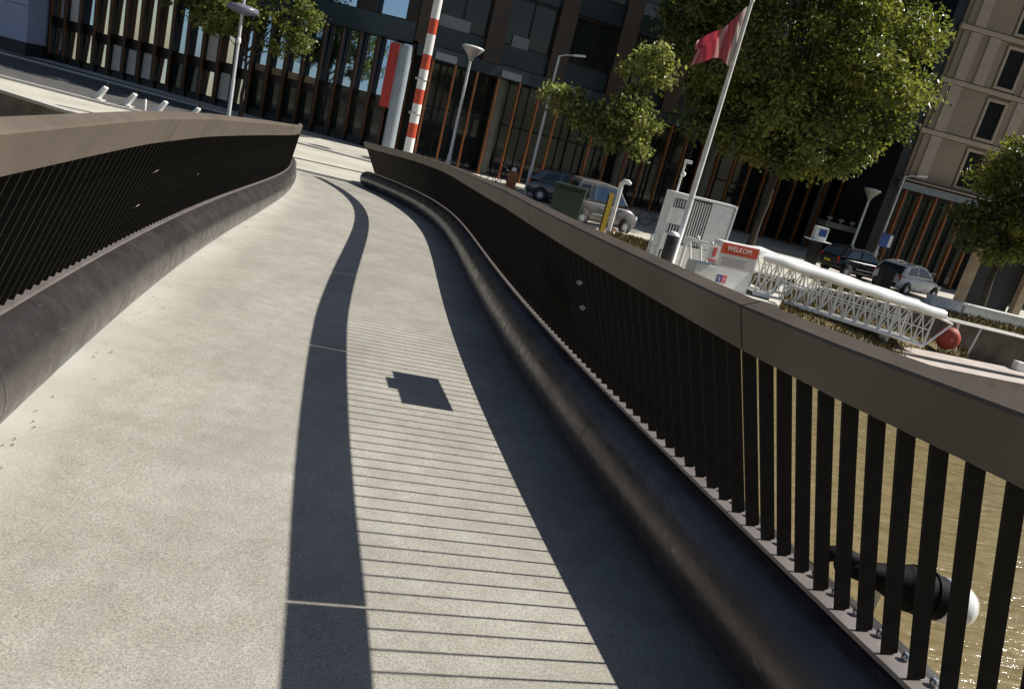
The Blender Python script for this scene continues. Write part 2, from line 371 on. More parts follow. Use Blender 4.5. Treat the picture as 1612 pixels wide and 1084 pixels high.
kerb('kerb', [(1.2, 30.3), (4.5, 30.0), (8.5, 31.2)], .2, .10)
flat('plaza', [(-4, 26.2), (0.5, 27), (1.0, 29.6), (-4.2, 29.0)], .005, 'concrete', kind='structure')

# grass strips and the bank under the gangway
def grass(name, pts, n, h, m='grass'):
    rng = np.random.default_rng(len(pts)*7+n); mb = MB()
    P = [Vector(p) for p in pts]
    mb.add(P, [tuple(range(len(P)))])
    for i in range(n):
        a = rng.random(); b = rng.random()
        p = (P[0]*(1-a)+P[1]*a)*(1-b) + (P[3]*(1-a)+P[2]*a)*b
        an = rng.random()*6.28; w = .03; hh = h*(.5+rng.random()); l = Vector((math.cos(an), math.sin(an), 0))
        lean = Vector((rng.random()-.5, rng.random()-.5, 0))*hh*.8
        mb.add([p-l*w, p+l*w, p+lean+Vector((0, 0, hh))], [(0, 1, 2)])
    return mb.build(name, m, None, kind='stuff')
grass('bank_grass', [(7.0, 21.45, -.05), (14.5, 24.6, -1.32), (17, 29.1, -.9), (8.6, 26.4, .05)], 5000, .16)
grass('verge_grass', [(2.4, 26.9, .02), (4.7, 26.3, .02), (4.9, 29.5, .02), (2.4, 29.6, .02)], 2600, .14)
grass('verge_grass', [(10.5, 28.9, .02), (30, 31.4, .02), (34, 36.2, .02), (12, 31.6, .02)], 5000, .14)
grass('verge_grass', [(7.5, 24.5, .02), (8.6, 26.6, .02), (9.8, 29.0, .02), (6.4, 27.6, .02)], 1200, .14)

# ------------------------------------------------------------------ the footbridge
bridge = thing('footbridge', 'curved footbridge with pale gritty deck between dark round kerb tubes', 'bridge', (-1.5, 10, .95))
BO = Vector((-1.5, 10, .95))
Yg = np.linspace(-6, 24.75, 90); NU = 9
vs_, fs_, uvs_ = [], [], []
for y in Yg:
    xl, xr = float(bL(y))-.30, float(bR(y))+.30
    for k in range(NU):
        u = k/(NU-1); vs_.append((xl+(xr-xl)*u-BO.x, y-BO.y, float(zd(y))-BO.z+.004)); uvs_.append((u, y/3))
for i in range(len(Yg)-1):
    for k in range(NU-1): fs_.append((i*NU+k, i*NU+k+1, (i+1)*NU+k+1, (i+1)*NU+k))
nb = len(vs_)
for y in Yg:      # underside
    for x in (float(bL(y))-.30, float(bR(y))+.30): vs_.append((x-BO.x, y-BO.y, float(zd(y))-BO.z-.32)); uvs_.append((.5, y/3))
for i in range(len(Yg)-1):
    a, b = nb+2*i, nb+2*i+2
    fs_ += [(a, b, b+1, a+1), (i*NU, (i+1)*NU, b, a), (i*NU+NU-1, a+1, b+1, (i+1)*NU+NU-1)]
me = bpy.data.meshes.new('deck'); me.from_pydata(vs_, [], fs_); me.materials.append(M['deck'])
uvl = me.uv_layers.new(name='UVMap')
for lp in me.loops: uvl.data[lp.index].uv = uvs_[lp.vertex_index]
bm = bmesh.new(); bm.from_mesh(me); bmesh.ops.recalc_face_normals(bm, faces=bm.faces); bm.to_mesh(me); bm.free()
o = bpy.data.objects.new('deck', me); col.objects.link(o); o.parent = bridge

def frame(f, y):
    d = (float(f(y+.05))-float(f(y-.05)))/.1
    t = Vector((d, 1, 0)).normalized()
    return t, Vector((t.y, -t.x, 0))          # tangent, normal to the right
SEG = 3.27
def kerb_tube(f, side, y0, y1, yj):
    at, L, s_of = walk(f, y0, y1, .1)
    s0 = s_of(yj) % SEG; cuts = [0] + [s0+SEG*k for k in range(20) if .3 < s0+SEG*k < L-.3] + [L]
    for i, (a, b) in enumerate(zip(cuts[:-1], cuts[1:])):
        last = i == len(cuts)-2
        n = max(4, int((b-a)/.3)); secs = []
        ss = [a+.004+(b-a-.008)*k/n for k in range(n+1)]
        rr = [1.0]*len(ss)
        if last:
            ss = ss[:-1] + [b-.16, b-.07, b-.02, b]; rr = [1.0]*(len(ss)-4) + [.97, .86, .62, .2]
        for q, sc in zip(ss, rr):
            y = at(q); t, nn = frame(f, y)
            c = Vector((float(f(y)), y, float(zd(y))+.262)) + nn*side*.05 - BO
            secs.append([c + nn*(math.cos(2*math.pi*k/28)*.252*sc) + Vector((0, 0, math.sin(2*math.pi*k/28)*.252*sc)) for k in range(28)])
        MB().sweep(secs, smooth=True).build('kerb_tube', 'tube', bridge)
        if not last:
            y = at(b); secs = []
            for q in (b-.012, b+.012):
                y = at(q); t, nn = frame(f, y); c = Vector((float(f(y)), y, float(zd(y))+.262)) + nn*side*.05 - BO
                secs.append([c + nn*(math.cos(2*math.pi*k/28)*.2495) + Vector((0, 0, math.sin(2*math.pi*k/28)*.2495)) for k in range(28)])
            MB().sweep(secs, smooth=True).build('joint_glint_ring', 'bolt', bridge)  # lighter metal ring painting in the glint at each tube joint
kerb_tube(bR, 1, -5, 24.9, 4.1)
kerb_tube(bL, -1, -5, 22.3, 5.75)

rd = np.random.default_rng(5); mb = MB()
for k in range(70):
    left = rd.random() < .7; f = bL if left else bR; y = 1.2 + 9*rd.random()**1.6
    off = .15 + abs(rd.normal())*.03 + (.12*rd.random() if rd.random() < .2 else 0); t, nn = frame(f, y)
    p = Vector((float(f(y)), y, float(zd(y))+.006)) + nn*(off if left else -off); a = rd.uniform(0, 6.28); L = rd.uniform(.003, .011)
    u = Vector((math.cos(a), math.sin(a), 0))*L; v = Vector((-math.sin(a), math.cos(a), 0))*L*rd.uniform(.25, .7); up = Vector((0, 0, rd.uniform(.002, .010)))
    mb.add([p-u, p+v+up, p+u, p-v+up*.5], [(0, 1, 2), (0, 2, 3)])
mb.build('leaf_debris', 'soil', None, kind='stuff')

def railing(bf, tf, hf, side, y0, y1, yj, label):
    """side +1: right-hand railing (inward is -normal)"""
    ym = 8.0; O = Vector((float(bf(ym)), ym, float(zd(ym))+HB))
    rl = thing('railing', label, 'railing', O, 0, 'railings along the footbridge')
    at, L, s_of = walk(bf, y0, y1, .1)
    def ends(s, bot=0.0, top=0.0):
        y = at(s); t, nn = frame(bf, y); b = Vector((float(bf(y)), y, float(zd(y))+HB+bot))
        d = (float(tf(y))-float(bf(y)))*nn.x          # perpendicular offset of the rail
        tp = Vector((b.x, b.y, float(zd(y)) + float(hf(y)))) + nn*d
        ax = (tp-b).normalized(); return b, tp, ax, t, nn
    # flange strip under the pickets
    n = int(L/.3); secs = []
    for k in range(n+1):
        b, tp, ax, t, nn = ends(L*k/n); c = b - O
        secs.append([c - nn*.052, c + nn*.052, c + nn*.052 - Vector((0, 0, .016)), c - nn*.052 - Vector((0, 0, .016))])
    MB().sweep(secs).build('flange', 'flange', rl)
    # pickets: flat plates set square to the rail, one object each
    pm = MB().box((0, 0, .5), (.052, .010, 1.0)).mesh('picket', 'picket')
    bmh = MB().lathe([(.013, 0), (.014, .012), (.007, .018)], (0, 0, 0), 6).mesh('bolt_head', 'bolt')
    npk = min(288, int(L/.11))
    for k in range(npk):
        b, tp, ax, t, nn = ends(.05+k*.11); foot = b - O + Vector((0, 0, .001))
        ln = (tp-b).length - .169
        xx = (nn - ax*nn.dot(ax)).normalized(); yy = ax.cross(xx)
        mx = Matrix(((xx.x, yy.x, ax.x*ln, foot.x), (xx.y, yy.y, ax.y*ln, foot.y), (xx.z, yy.z, ax.z*ln, foot.z), (0, 0, 0, 1)))
        inst('picket', pm, rl, matrix=mx)
        bp = foot + nn*side*.036 + t*.085
        inst('bolt_head', bmh, rl, tuple(bp))
    # handrail in lengths of 3.27 m
    s0 = s_of(yj) % SEG; cuts = [0] + [s0+SEG*k for k in range(20) if .3 < s0+SEG*k < L-.3] + [L]
    for a, b_ in zip(cuts[:-1], cuts[1:]):
        n = max(3, int((b_-a)/.25)); secs = []
        for k in range(n+1):
            b, tp, ax, t, nn = ends(a+.005+(b_-a-.01)*k/n)
            inn = (nn*-side); inn = (inn - ax*inn.dot(ax)).normalized(); c = tp - O
            w0, w1, hh = .022, .060, .168
            secs.append([c + inn*w0 - ax*.008, c + inn*(w0-.008), c - inn*(w1-.008), c - inn*w1 - ax*.008, c - inn*w1 - ax*(hh+.02), c - inn*(w1-.008) - ax*(hh+.022), c + inn*(w0-.008) - ax*(hh+.002), c + inn*w0 - ax*hh])
        MB().sweep(secs).build('handrail', 'rail', rl)
    return rl, ends, s_of, O
rlR, endsR, sR, OR = railing(bR, tR, hR, 1, -4.2, 24.3, 2.75, 'dark picket railing on the right side of the footbridge, its inner face in shade')
rlL, endsL, sL, OL = railing(bL, tL, hL, -1, -4.2, 21.4, 4.75, 'dark picket railing on the left side of the footbridge, its brown handrail in the sun')
# small pale plates, added to show bright gaps between the pickets
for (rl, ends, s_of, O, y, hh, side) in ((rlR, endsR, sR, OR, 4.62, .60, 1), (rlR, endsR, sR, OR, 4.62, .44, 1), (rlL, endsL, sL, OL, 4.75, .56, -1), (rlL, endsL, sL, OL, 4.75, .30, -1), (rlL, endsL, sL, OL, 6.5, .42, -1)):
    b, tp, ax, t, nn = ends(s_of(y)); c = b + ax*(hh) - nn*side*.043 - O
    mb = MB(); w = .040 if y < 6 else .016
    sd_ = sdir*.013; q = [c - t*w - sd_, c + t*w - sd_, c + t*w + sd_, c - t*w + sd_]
    mb.poly(q, t.cross(sdir).normalized()*.002).build('bright_gap_plate', 'bright_gap_plate', rl)

# box on the outer face of the right-hand railing (its shadow lies on the deck)
b, tp, ax, t, nn = endsR(sR(5.28)); c = b + ax*.44 + nn*.085
pn = thing('sign_box', 'flat dark sign box outside the right railing, casting the square shadow on the deck', 'sign box', c)
mb = MB(); q = [-t*.34-ax*.118, t*.34-ax*.118, t*.34+ax*.118, -t*.34+ax*.118]
mb.poly(q, nn*.05).build('panel', 'black', pn, .004)
mb = MB(); q = [-t*.06+ax*.119, t*.18+ax*.119, t*.18+ax*.165, -t*.06+ax*.165]
mb.poly(q, nn*.04).build('mount', 'black', pn)

# floodlight fixed outside the railing, low at the right
fl = thing('floodlight', 'black cylindrical floodlight with a bright white rear cap outside the right railing', 'floodlight', (1.60, 2.6, 1.925))
a = Vector((-.22, 0, .03)); e = Vector((.28, .0, -.025)); ax_ = (e-a).normalized()
MB().tube([a, a+ax_*.05, a+ax_*.14, a+ax_*.25], [.034, .040, .046, .075], 20).build('neck', 'black_matte', fl)
MB().tube([a+ax_*.25, a+ax_*.27, a+ax_*.40], [.075, .084, .084], 24).build('housing', 'black_matte', fl)
MB().tube([a+ax_*.401, a+ax_*.405, a+ax_*.49, a+ax_*.52, a+ax_*.528], [.060, .086, .082, .066, .03], 24).build('cap', 'white_gloss', fl)
MB().tube([a+Vector((-.07, -.02, .0)), a+Vector((-.06, -.02, .03)), a+Vector((-.0, 0, .035)), a+Vector((.06, 0, .02))], [.022, .03, .03, .03], 10).build('cable_gland', 'black_matte', fl)
MB().box(a+ax_*.17+Vector((0, 0, -.10)), (.03, .05, .16)).box(a+ax_*.17+Vector((-.1, -.05, -.18)), (.26, .05, .02)).build('bracket', 'steel', fl)
for k in range(3):
    MB().tube([a+ax_*(.285+.035*k), a+ax_*(.297+.035*k)], [.090, .090], 24).build('cooling_ring', 'black_matte', fl)

# ------------------------------------------------------------------ buildings
def shared(name, mb, m): return mb.mesh(name, m)

# --- left wing: dark fins and tall glass
A_ = Vector((-29.6, 44.3, 0)); angA = math.atan2(40.2-44.3, -8.4+29.6)
wing = thing('office_building', 'dark office wing with closely set brown vertical fins over glass tinted with pale and blue reflections', 'building', A_, angA)
LW = 21.6; pitch = .98; nb_ = int(LW/pitch)
MB().box((LW/2, 5.3, 9.5), (LW, 10, 19)).build('wall', 'dark_wall', wing)
short_fin = MB().box((0, 0, 2.9), (.15, .30, 5.2)).mesh('fin', 'fin')
short_edge = MB().box((0, -.15, 2.9), (.018, .10, 5.2)).mesh('lit_fin_edge', 'lit_fin_edge')
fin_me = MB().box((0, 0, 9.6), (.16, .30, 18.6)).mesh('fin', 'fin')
edge_me = MB().box((0, -.15, 9.6), (.018, .10, 18.6)).mesh('lit_fin_edge', 'lit_fin_edge')
w_ = pitch-.165
pan = {}
def pane_mesh(w, h, m):
    k = (round(w, 3), round(h, 3), m)
    if k not in pan: pan[k] = MB().box((0, 0, h/2), (w, .03, h)).mesh('glass_pane', m)
    return pan[k]
rng = random.Random(11)
def glass_at(me, x, y, z, tilt):
    o = inst('glass_pane', me, wing, (x, y, z)); o.rotation_euler = (-R(tilt), 0, 0); return o
spn = MB().box((0, 0, .5), (w_, .10, 1.0)).mesh('spandrel_panel', 'spandrel')
trn = MB().box((0, 0, .25), (w_, .12, .5)).mesh('transom', 'fin')
plinth = MB().box((0, 0, .2), (w_, .14, .4)).mesh('plinth', 'dark_wall')
for i in range(nb_+1):
    x = i*pitch+.1
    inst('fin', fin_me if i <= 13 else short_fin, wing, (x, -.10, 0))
    inst('lit_fin_edge', edge_me if i <= 13 else short_edge, wing, (x+.0895, -.105, 0))
    if i == nb_: break
    xc = x+pitch/2; leftpart = i < 13
    inst('plinth', plinth, wing, (xc, .18, 0))
    if leftpart:
        g = rng.choice(['pale_reflection', 'glass_warm', 'glass_warm', 'glass_warm', 'glass_warm'])
        z1 = 1.75 + rng.uniform(-.15, .15)
        glass_at(pane_mesh(w_, z1-.4, g if i not in (8, 9) else 'glass_dark'), xc, .06, .4, rng.uniform(2.6, 4.2))
        inst('transom', trn, wing, (xc, .17, z1), 0, (1, 1, 1.1))
        g2 = rng.choice(['glass_warm', 'glass', 'pale_reflection', 'glass_warm'])
        glass_at(pane_mesh(w_, 5.4-z1-.55, g2), xc, .06, z1+.55, rng.uniform(1.0, 2.6))
    else:
        inst('glass_pane', pane_mesh(w_, 1.55, rng.choice(['glass_dark', 'glass_dark', 'glass_dark'])), wing, (xc, .16, .4))
        inst('transom', trn, wing, (xc, .17, 1.95), 0, (1, 1, .8))
        inst('sill_or_reflection_strip', pane_mesh(w_, .34, 'portal' if i < 17 else 'glass_dark'), wing, (xc, .15, 2.36))  # beige strip paints the reflection of low buildings opposite
        glass_at(pane_mesh(w_, 2.72, 'glass'), xc, .10, 2.70, rng.uniform(1.4, 2.2))
    inst('spandrel_panel', spn, wing, (xc, .14, 5.42))
    for fz in ((6.45, 9.9, 13.35, 16.8) if i < 13 else ()):
        inst('glass_pane', pane_mesh(w_, 2.1, 'glass' if rng.random() < .6 else 'glass_dark'), wing, (xc, .18, fz))
MB().box((LW-4.35, -.22, 5.98), (8.7, .24, .98)).build('fascia', 'spandrel', wing)
wide_pier = MB().box((0, 0, 6.2), (1.05, .5, 12.4)).mesh('pier', 'fin')
for k in range(4):
    inst('pier', wide_pier, wing, (13.35+k*2.72, -.05, 6.48))
    if k == 3: break
    for fz in (6.55, 10.0, 13.45): inst('glass_pane', pane_mesh(1.62, 2.3, 'glass'), wing, (14.71+k*2.72, .12, fz)); inst('spandrel_panel', spn, wing, (14.30+k*2.72, .11, fz+2.36)); inst('spandrel_panel', spn, wing, (15.12+k*2.72, .112, fz+2.36))
col_me = MB().lathe([(.33, 0), (.33, 5.3)], (LW-.15, -.55, 0), 20).build('column', 'column_pale', wing)
MB().box((LW/2, 5.3, 19.15), (LW+.5, 10.6, .3)).build('roof', 'dark_wall', wing)
bn = thing('flag_reflection', 'red and lilac panel painting a flag reflection beside the pale corner column', 'flag_reflection', (-9.15, 39.75, 2.2), angA)  # solid panel painting the flag's reflection in the facade
MB().box((-.12, 0, 1.55), (.52, .03, 3.1)).build('reflection_panel', 'flag_reflection', bn)
MB().box((.24, 0, 1.55), (.20, .028, 3.1)).build('edge_strip', 'reflection_edge', bn)
MB().bar((-.42, 0, 3.13), (.38, 0, 3.13), .02).build('added_rod', 'steel', bn)  # rod added to go with the reflection panel

# --- middle wing: recessed ground floor behind thin orange posts
C_ = Vector((-8.1, 39.6, 0)); angC = math.atan2(8.5, 20.4); LC = 31.0
mid = thing('office_building', 'dark office wing on thin orange posts with a recessed glass ground floor', 'building', C_, angC)
ZS = 5.02
MB().box((LC/2, 6.8, ZS/2), (LC, 10, ZS)).build('wall', 'dark_wall', mid)
MB().box((LC/2, 5.9, (ZS+19.4)/2), (LC, 11, 19.4-ZS)).build('upper_wall', 'dark_wall', mid)
MB().box((LC/2, 5.9, 19.55), (LC+.5, 11.6, .3)).build('roof', 'dark_wall', mid)
MB().box((LC/2, .22, ZS+.30), (LC, .30, .60)).build('soffit_beam', 'spandrel', mid)
post_me = MB().box((0, 0, ZS/2), (.085, .20, ZS-.02)).mesh('post', 'post')
npost = int(LC/1.18)
skip = {7}
for i in range(npost):
    if i in skip: continue
    inst('post', post_me, mid, (.9+i*1.18, .12, 0))
mull = MB().box((0, 0, ZS/2), (.06, .10, ZS-.02)).mesh('mullion', 'fin')
for i in range(npost):
    inst('mullion', mull, mid, (.9+i*1.18, 1.72, 0))
    inst('glass_pane', pane_mesh(1.10, 2.6, 'glass_dark'), mid, (.9+(i+.5)*1.18, 1.76, .1))
    inst('glass_pane', pane_mesh(1.10, 2.1, 'glass_dark'), mid, (.9+(i+.5)*1.18, 1.76, 2.82))
cm = MB().lathe([(.30, 0), (.30, ZS-.02)], (0, 0, 0), 18).mesh('column', 'column')
for x in (4.9, 13.0, 18.6, 23.4, 27.5): inst('column', cm, mid, (x, .95, 0))
sl = MB().box((0, 0, .17), (1.1, .06, .34)).mesh('soffit_panel', 'sill')
for i in range(8): inst('soffit_panel', sl, mid, (1.5+i*3.55, .035, ZS+.04))
pier = MB().box((0, 0, (19.4-ZS-.6)/2), (.95, .42, 19.4-ZS-.6)).mesh('pier', 'fin')
spm = MB().box((0, 0, .5), (2.60, .12, 1.0)).mesh('spandrel_panel', 'spandrel')
frm = MB()
for x in (-1.29, 0, 1.29): frm.box((x, 0, 1.15), (.07, .08, 2.3))
for z in (.03, 2.27): frm.box((0, 0, z), (2.6, .08, .06))
frm = frm.mesh('window_frame', 'fin')
for i in range(9):
    x = .25 + i*3.55
    inst('pier', pier, mid, (x, .20, ZS+.6))
    if i == 8: break
    for j, z in enumerate((5.66, 9.1, 12.55, 16.0)):
        xc = x+1.775
        inst('spandrel_panel', spm, mid, (xc, .36, z))
        f_ = inst('window_frame', frm, mid, (xc, .33, z+1.02))
        for k, sx in enumerate((-.645, .645)):
            g = 'glass_dark'
            if (i + 2*j + k) % 5 == 0: g = 'sky_reflection'
            if j == 0 and k == 0: g = 'glass_dark'
            inst('glass_pane', pane_mesh(1.20, 2.2, g), f_, (sx, .05, .05))
        if (i+j) % 3 != 2: inst('sill_or_reflection_strip', pane_mesh(.9 if (i+j) % 2 else 1.6, .55, 'sill'), mid, (xc-.4, .28, z+.98))
# entrance canopy with a row of small lamps
cp = thing('entrance_canopy', 'grey entrance canopy with six small round lamps on top, over a dark doorway', 'canopy', (16.0, 46.4, 1.72), R(10))
MB().box((2.0, .0, .16), (4.2, .9, .32)).build('slab', 'column', cp, .02)
lm = MB().lathe([(.05, 0), (.06, .12), (.17, .16), (.18, .24), (.08, .30)], (0, 0, 0), 12).mesh('lamp', 'lamp_cone')
for k in range(6): inst('lamp', lm, cp, (.12+k*.75, -.3, .325))
for x in (.1, 3.9): MB().box((x, .2, -.86), (.12, .12, 1.70)).build('leg', 'column', cp)

# --- pale building at far left
pb = thing('rendered_building', 'pale lilac plain walled building at the far left beyond the quay', 'building', (-52, 47, 0), R(-10.6))
MB().box((11.2, 5, 6.0), (22.4, 10, 10.6)).build('wall', 'paleblue', pb)
MB().box((11.2, 4.96, .35), (22.5, 10.1, .70)).build('plinth', 'dark_wall', pb)
for k in range(5): MB().box((3.2+k*4.2, -.012, 6.4), (.03, .02, 9.6)).build('panel_joint', 'spandrel', pb)
for k in range(2): MB().box((11.2, -.012, 2.6+3.3*k), (22.2, .016, .03)).build('panel_joint', 'spandrel', pb)

# --- brown concrete building at right, standing forward
sb = thing('concrete_building', 'brownish concrete panel building at right, overhanging orange posts', 'building', (18.9, 44.3, 0), R(6))
MB().box((8, 5.6, 11.6), (16, 10, 13.2)).build('wall', 'stone', sb)
MB().box((8, 6.6, 2.4), (16, 10, 4.8)).build('lower_wall', 'dark_wall', sb)
MB().box((8, .42, 4.98), (16.2, .7, .38)).build('soffit_beam', 'sill', sb)
MB().box((8, .36, 5.30), (16.3, .8, .06)).build('drip_edge', 'stone_light', sb)
pm2 = MB().box((0, 0, 2.38), (.10, .26, 4.76)).mesh('post', 'post')
for i in range(13):
    inst('post', pm2, sb, (.35+i*.92, .45, 0))
    inst('glass_pane', pane_mesh(.80, 4.5, 'glass_dark'), sb, (.35+(i+.5)*.92, 1.57, .1))
rowm = MB().box((8, 0, .12), (16.2, .22, .24)).mesh('floor_band', 'stone_light')
pnl = MB().box((0, 0, 1.2), (2.56, .10, 2.4)).mesh('wall_panel', 'stone')
pnl2 = MB().box((0, 0, 1.2), (.62, .10, 2.4)).mesh('wall_panel', 'stone_light')
wf = MB()
for x in (-.55, .55): wf.box((x, 0, 1.1), (.14, .16, 2.2))
for z in (.07, 2.13): wf.box((0, 0, z), (.96, .16, .14))
wf = wf.mesh('window_frame', 'stone_light')
for j in range(5):
    z = 5.42 + j*2.72
    inst('floor_band', rowm, sb, (0, .53, z+2.46))
    for i in range(4):
        x = .2 + i*3.95
        inst('wall_panel', pnl, sb, (x+1.28, .545, z+.03))
        f_ = inst('window_frame', wf, sb, (x+3.28, .52, z+.08))
        inst('glass_pane', pane_mesh(.96, 1.92, 'window_dark'), f_, (0, .04, .14))
        for q in range(2 if j in (2, 4) else 1):
            o = inst('wall_panel', pnl2, sb, (x+.7+q*1.1, .47, z+.03))
MB().box((8, 5.6, 18.4), (16.4, 10.6, .35)).build('roof', 'stone_light', sb)
MB().box((-.30, 3.2, 9.4), (.5, 5, 18.4)).build('shaded_gap_strip', 'dark_wall', sb)  # dark strip painting the shaded side and gap of the building

pt = thing('portal_frame', 'beige concrete portal with two square columns and a lintel under the right tree', 'portal', (19.9, 36.6, 0), R(4))
for x in (0, 2.75): MB().box((x, 0, 1.55), (.36, .36, 3.1)).build('column', 'portal', pt, .01)
MB().box((1.4, 0, 3.27), (3.9, .42, .34)).build('lintel', 'portal', pt, .01)
MB().box((1.375, .3, 1.5), (2.35, .06, 3.0)).build('door', 'dark_wall', pt)

# ------------------------------------------------------------------ trees
def tree(name, label, base, limbs, blobs, leaf, m, seed, trunk_r, trunk_top, lean=(0, 0), dens=1.0, group='trees along the quay'):
    rg = np.random.default_rng(seed); B = Vector(base)
    t = thing(name, label, 'tree', base, 0, group)
    top = Vector((lean[0], lean[1], trunk_top))
    mb = MB(); pts = [Vector((0, 0, -.05))]; n = 7
    for k in range(1, n+1):
        f = k/n; pts.append(top*f + Vector((rg.normal()*.03, rg.normal()*.03, 0)))
    mb.tube(pts, [trunk_r*(1.35 if k == 0 else 1.05-.5*k/n) for k in range(n+1)], 10)
    tr = mb.build('trunk', 'bark', t)
    mb = MB()
    for b in blobs:
        e = Vector(b[:3]) - B; s = top*rg.uniform(.62, 1.0)
        md = s.lerp(e, .5) + Vector((rg.normal()*.15, rg.normal()*.15, rg.uniform(0, .35)))
        mb.tube([s, s.lerp(md, .5)+Vector((0, 0, .08)), md, e], [trunk_r*.42, trunk_r*.3, trunk_r*.2, .015], 6)
    mb.build('limb', 'bark', t)
    V, F, T = [], [], []
    cnt = 0
    for b in blobs:
        c = np.array(b[:3]) - np.array(base); r = b[3]; n = int(b[4]*dens)
        nc = max(4, int(n/26))                       # twigs, each a small spray of leaves
        d = rg.normal(size=(nc, 3)); d /= np.linalg.norm(d, axis=1)[:, None]
        rad = r*rg.uniform(.35, 1.08, size=(nc, 1))**.7
        tw = c + d*rad*np.array([1, 1, .8])
        tint0 = rg.uniform(.15, .75)
        for q in range(nc):
            k = int(rg.integers(14, 38)); sp = rg.normal(size=(k, 3))*np.array([.19, .19, .12])*max(.8, r*.9)*leaf/.16
            P = tw[q] + sp
            nr = rg.normal(size=(k, 3)) + np.array([0, 0, .9]) + d[q]*.5; nr /= np.linalg.norm(nr, axis=1)[:, None]
            a = np.cross(nr, rg.normal(size=(k, 3))); a /= np.linalg.norm(a, axis=1)[:, None]; bb = np.cross(nr, a)
            L = leaf*rg.uniform(.6, 1.25, size=(k, 1)); W = L*.62
            droop = -np.array([0, 0, 1])*L*.18
            V += [P - a*L*.5, P + bb*W*.5 + nr*L*.06, P + a*L*.5 + droop, P - bb*W*.5 + nr*L*.06]
            idx = np.arange(k)
            F.append(np.stack([cnt+idx, cnt+k+idx, cnt+2*k+idx, cnt+3*k+idx], 1)); cnt += 4*k
            T.append(np.tile(np.clip(tint0 + rg.normal(size=k)*.22, 0, 1), 4))
    V = np.concatenate(V); F = np.concatenate(F); T = np.concatenate(T)
    me = bpy.data.meshes.new('crown'); me.from_pydata(V.tolist(), [], F.tolist())
    at = me.attributes.new('tint', 'FLOAT', 'POINT'); at.data.foreach_set('value', T.astype(np.float32))
    me.materials.append(M[m]); o = bpy.data.objects.new('crown', me); col.objects.link(o); o.parent = t
    return t
tree('leafy_tree', 'slender young tree with silvery leaves between the grey van and the flagpole', (2.35, 32.7, 0), 0,
     [(-.75, 33, 4.45, .6, 420), (.15, 32.9, 4.35, .75, 620), (.6, 33.4, 3.85, .6, 420), (1.35, 33, 3.95, .9, 800), (2.0, 32.6, 4.6, .85, 800), (2.9, 33.2, 4.1, .8, 800), (2.9, 32.8, 3.4, .6, 500), (2.0, 33.3, 3.3, .5, 380),
      (2.5, 33, 5.3, .6, 520), (3.0, 33, 6.1, .6, 560), (2.3, 33.2, 6.7, .55, 460), (1.75, 33, 6.2, .35, 200), (2.9, 32.9, 7.0, .5, 380)], .21, 'leaf_c', 3, .11, 4.2, (.1, 0))
rb = np.random.default_rng(21); blobs = []
for k in range(64):
    d = rb.normal(size=3); d /= np.linalg.norm(d); r_ = rb.uniform(.5, 1.0)**.5
    p = np.array([9.6, 37, 9.6]) + d*r_*np.array([5.3, 3.6, 5.1])
    if p[2] < 4.7: p[2] = 4.7+rb.random()*.5
    if p[2] < 5.6 and p[0] < 6: p[2] += 1.2
    blobs.append((*p, rb.uniform(.9, 1.5), int(rb.uniform(500, 900))))
blobs += [(12.9, 36.5, 4.75, .8, 520), (13.4, 36.6, 5.5, 1.0, 700), (14.6, 36.6, 7.0, 1.0, 700), (15.0, 36.8, 8.6, 1.1, 800), (14.7, 36.8, 10.4, 1.0, 700), (4.1, 36.8, 8.8, .9, 600), (3.9, 37, 10.2, .9, 600)]
blobs += [(6.2, 36.6, 5.2, 1.0, 800), (7.6, 36.4, 4.9, 1.0, 800), (9.0, 36.4, 4.6, 1.0, 800), (10.4, 36.4, 4.4, .9, 700), (11.6, 36.4, 4.4, .9, 700), (8.4, 36.2, 6.2, 1.2, 900), (6.4, 36.3, 7.0, 1.2, 900), (9.6, 36.6, 8.2, 1.4, 900), (10.6, 36.6, 10.4, 1.4, 900), (8.0, 36.6, 11.0, 1.4, 900), (6.0, 36.6, 9.8, 1.2, 800), (9.4, 36.4, 12.4, 1.4, 900), (12.0, 36.4, 12.4, 1.3, 900), (4.9, 36.9, 11.6, 1.1, 700), (6.2, 36.8, 13.0, 1.2, 700)]
rq = np.random.default_rng(77)
for k in range(26):
    d = rq.normal(size=3); d /= np.linalg.norm(d); d[2] = abs(d[2])*.9-.25
    p = np.array([9.6, 37, 9.2]) + d*np.array([6.0, 3.4, 5.6])*rq.uniform(.98, 1.12)
    if p[2] > 5: blobs.append((*p, rq.uniform(.4, .75), 200))
K = 1.06
blobs = [(9.6+(b[0]*K-9.6-.5)*.95, b[1]*K, 3.2+(b[2]-3.2)*K, b[3]*K, b[4]) for b in blobs]
tree('leafy_tree', 'largest broad tree, sunlit yellow green on its right, behind the flag', (10.6, 39.9, 0), 0, blobs, .25, 'leaf_a', 5, .17, 5.4, (.2, 0), 1.0)
rb = np.random.default_rng(31); blobs = []
for k in range(26):
    d = rb.normal(size=3); d /= np.linalg.norm(d)
    p = np.array([20.2, 34.8, 5.4]) + d*rb.uniform(.6, 1)*np.array([2.5, 2.0, 2.7])
    blobs.append((*p, rb.uniform(.6, 1.0), int(rb.uniform(420, 700))))
blobs += [(20.9, 34.6, 8.4, .9, 620), (21.9, 34.7, 7.9, .9, 620), (20.0, 34.6, 7.6, .8, 520), (21.6, 34.6, 9.2, .7, 420), (17.6, 34.5, 4.2, .7, 460), (18.0, 34.4, 3.2, .7, 460), (19.2, 34.3, 2.6, .6, 420)]
tree('leafy_tree', 'dark green tree at the right edge before the concrete building', (19.9, 34.6, 0), 0, blobs, .23, 'leaf_b', 8, .17, 3.6, (-.1, .1))
rb = np.random.default_rng(41); blobs = []
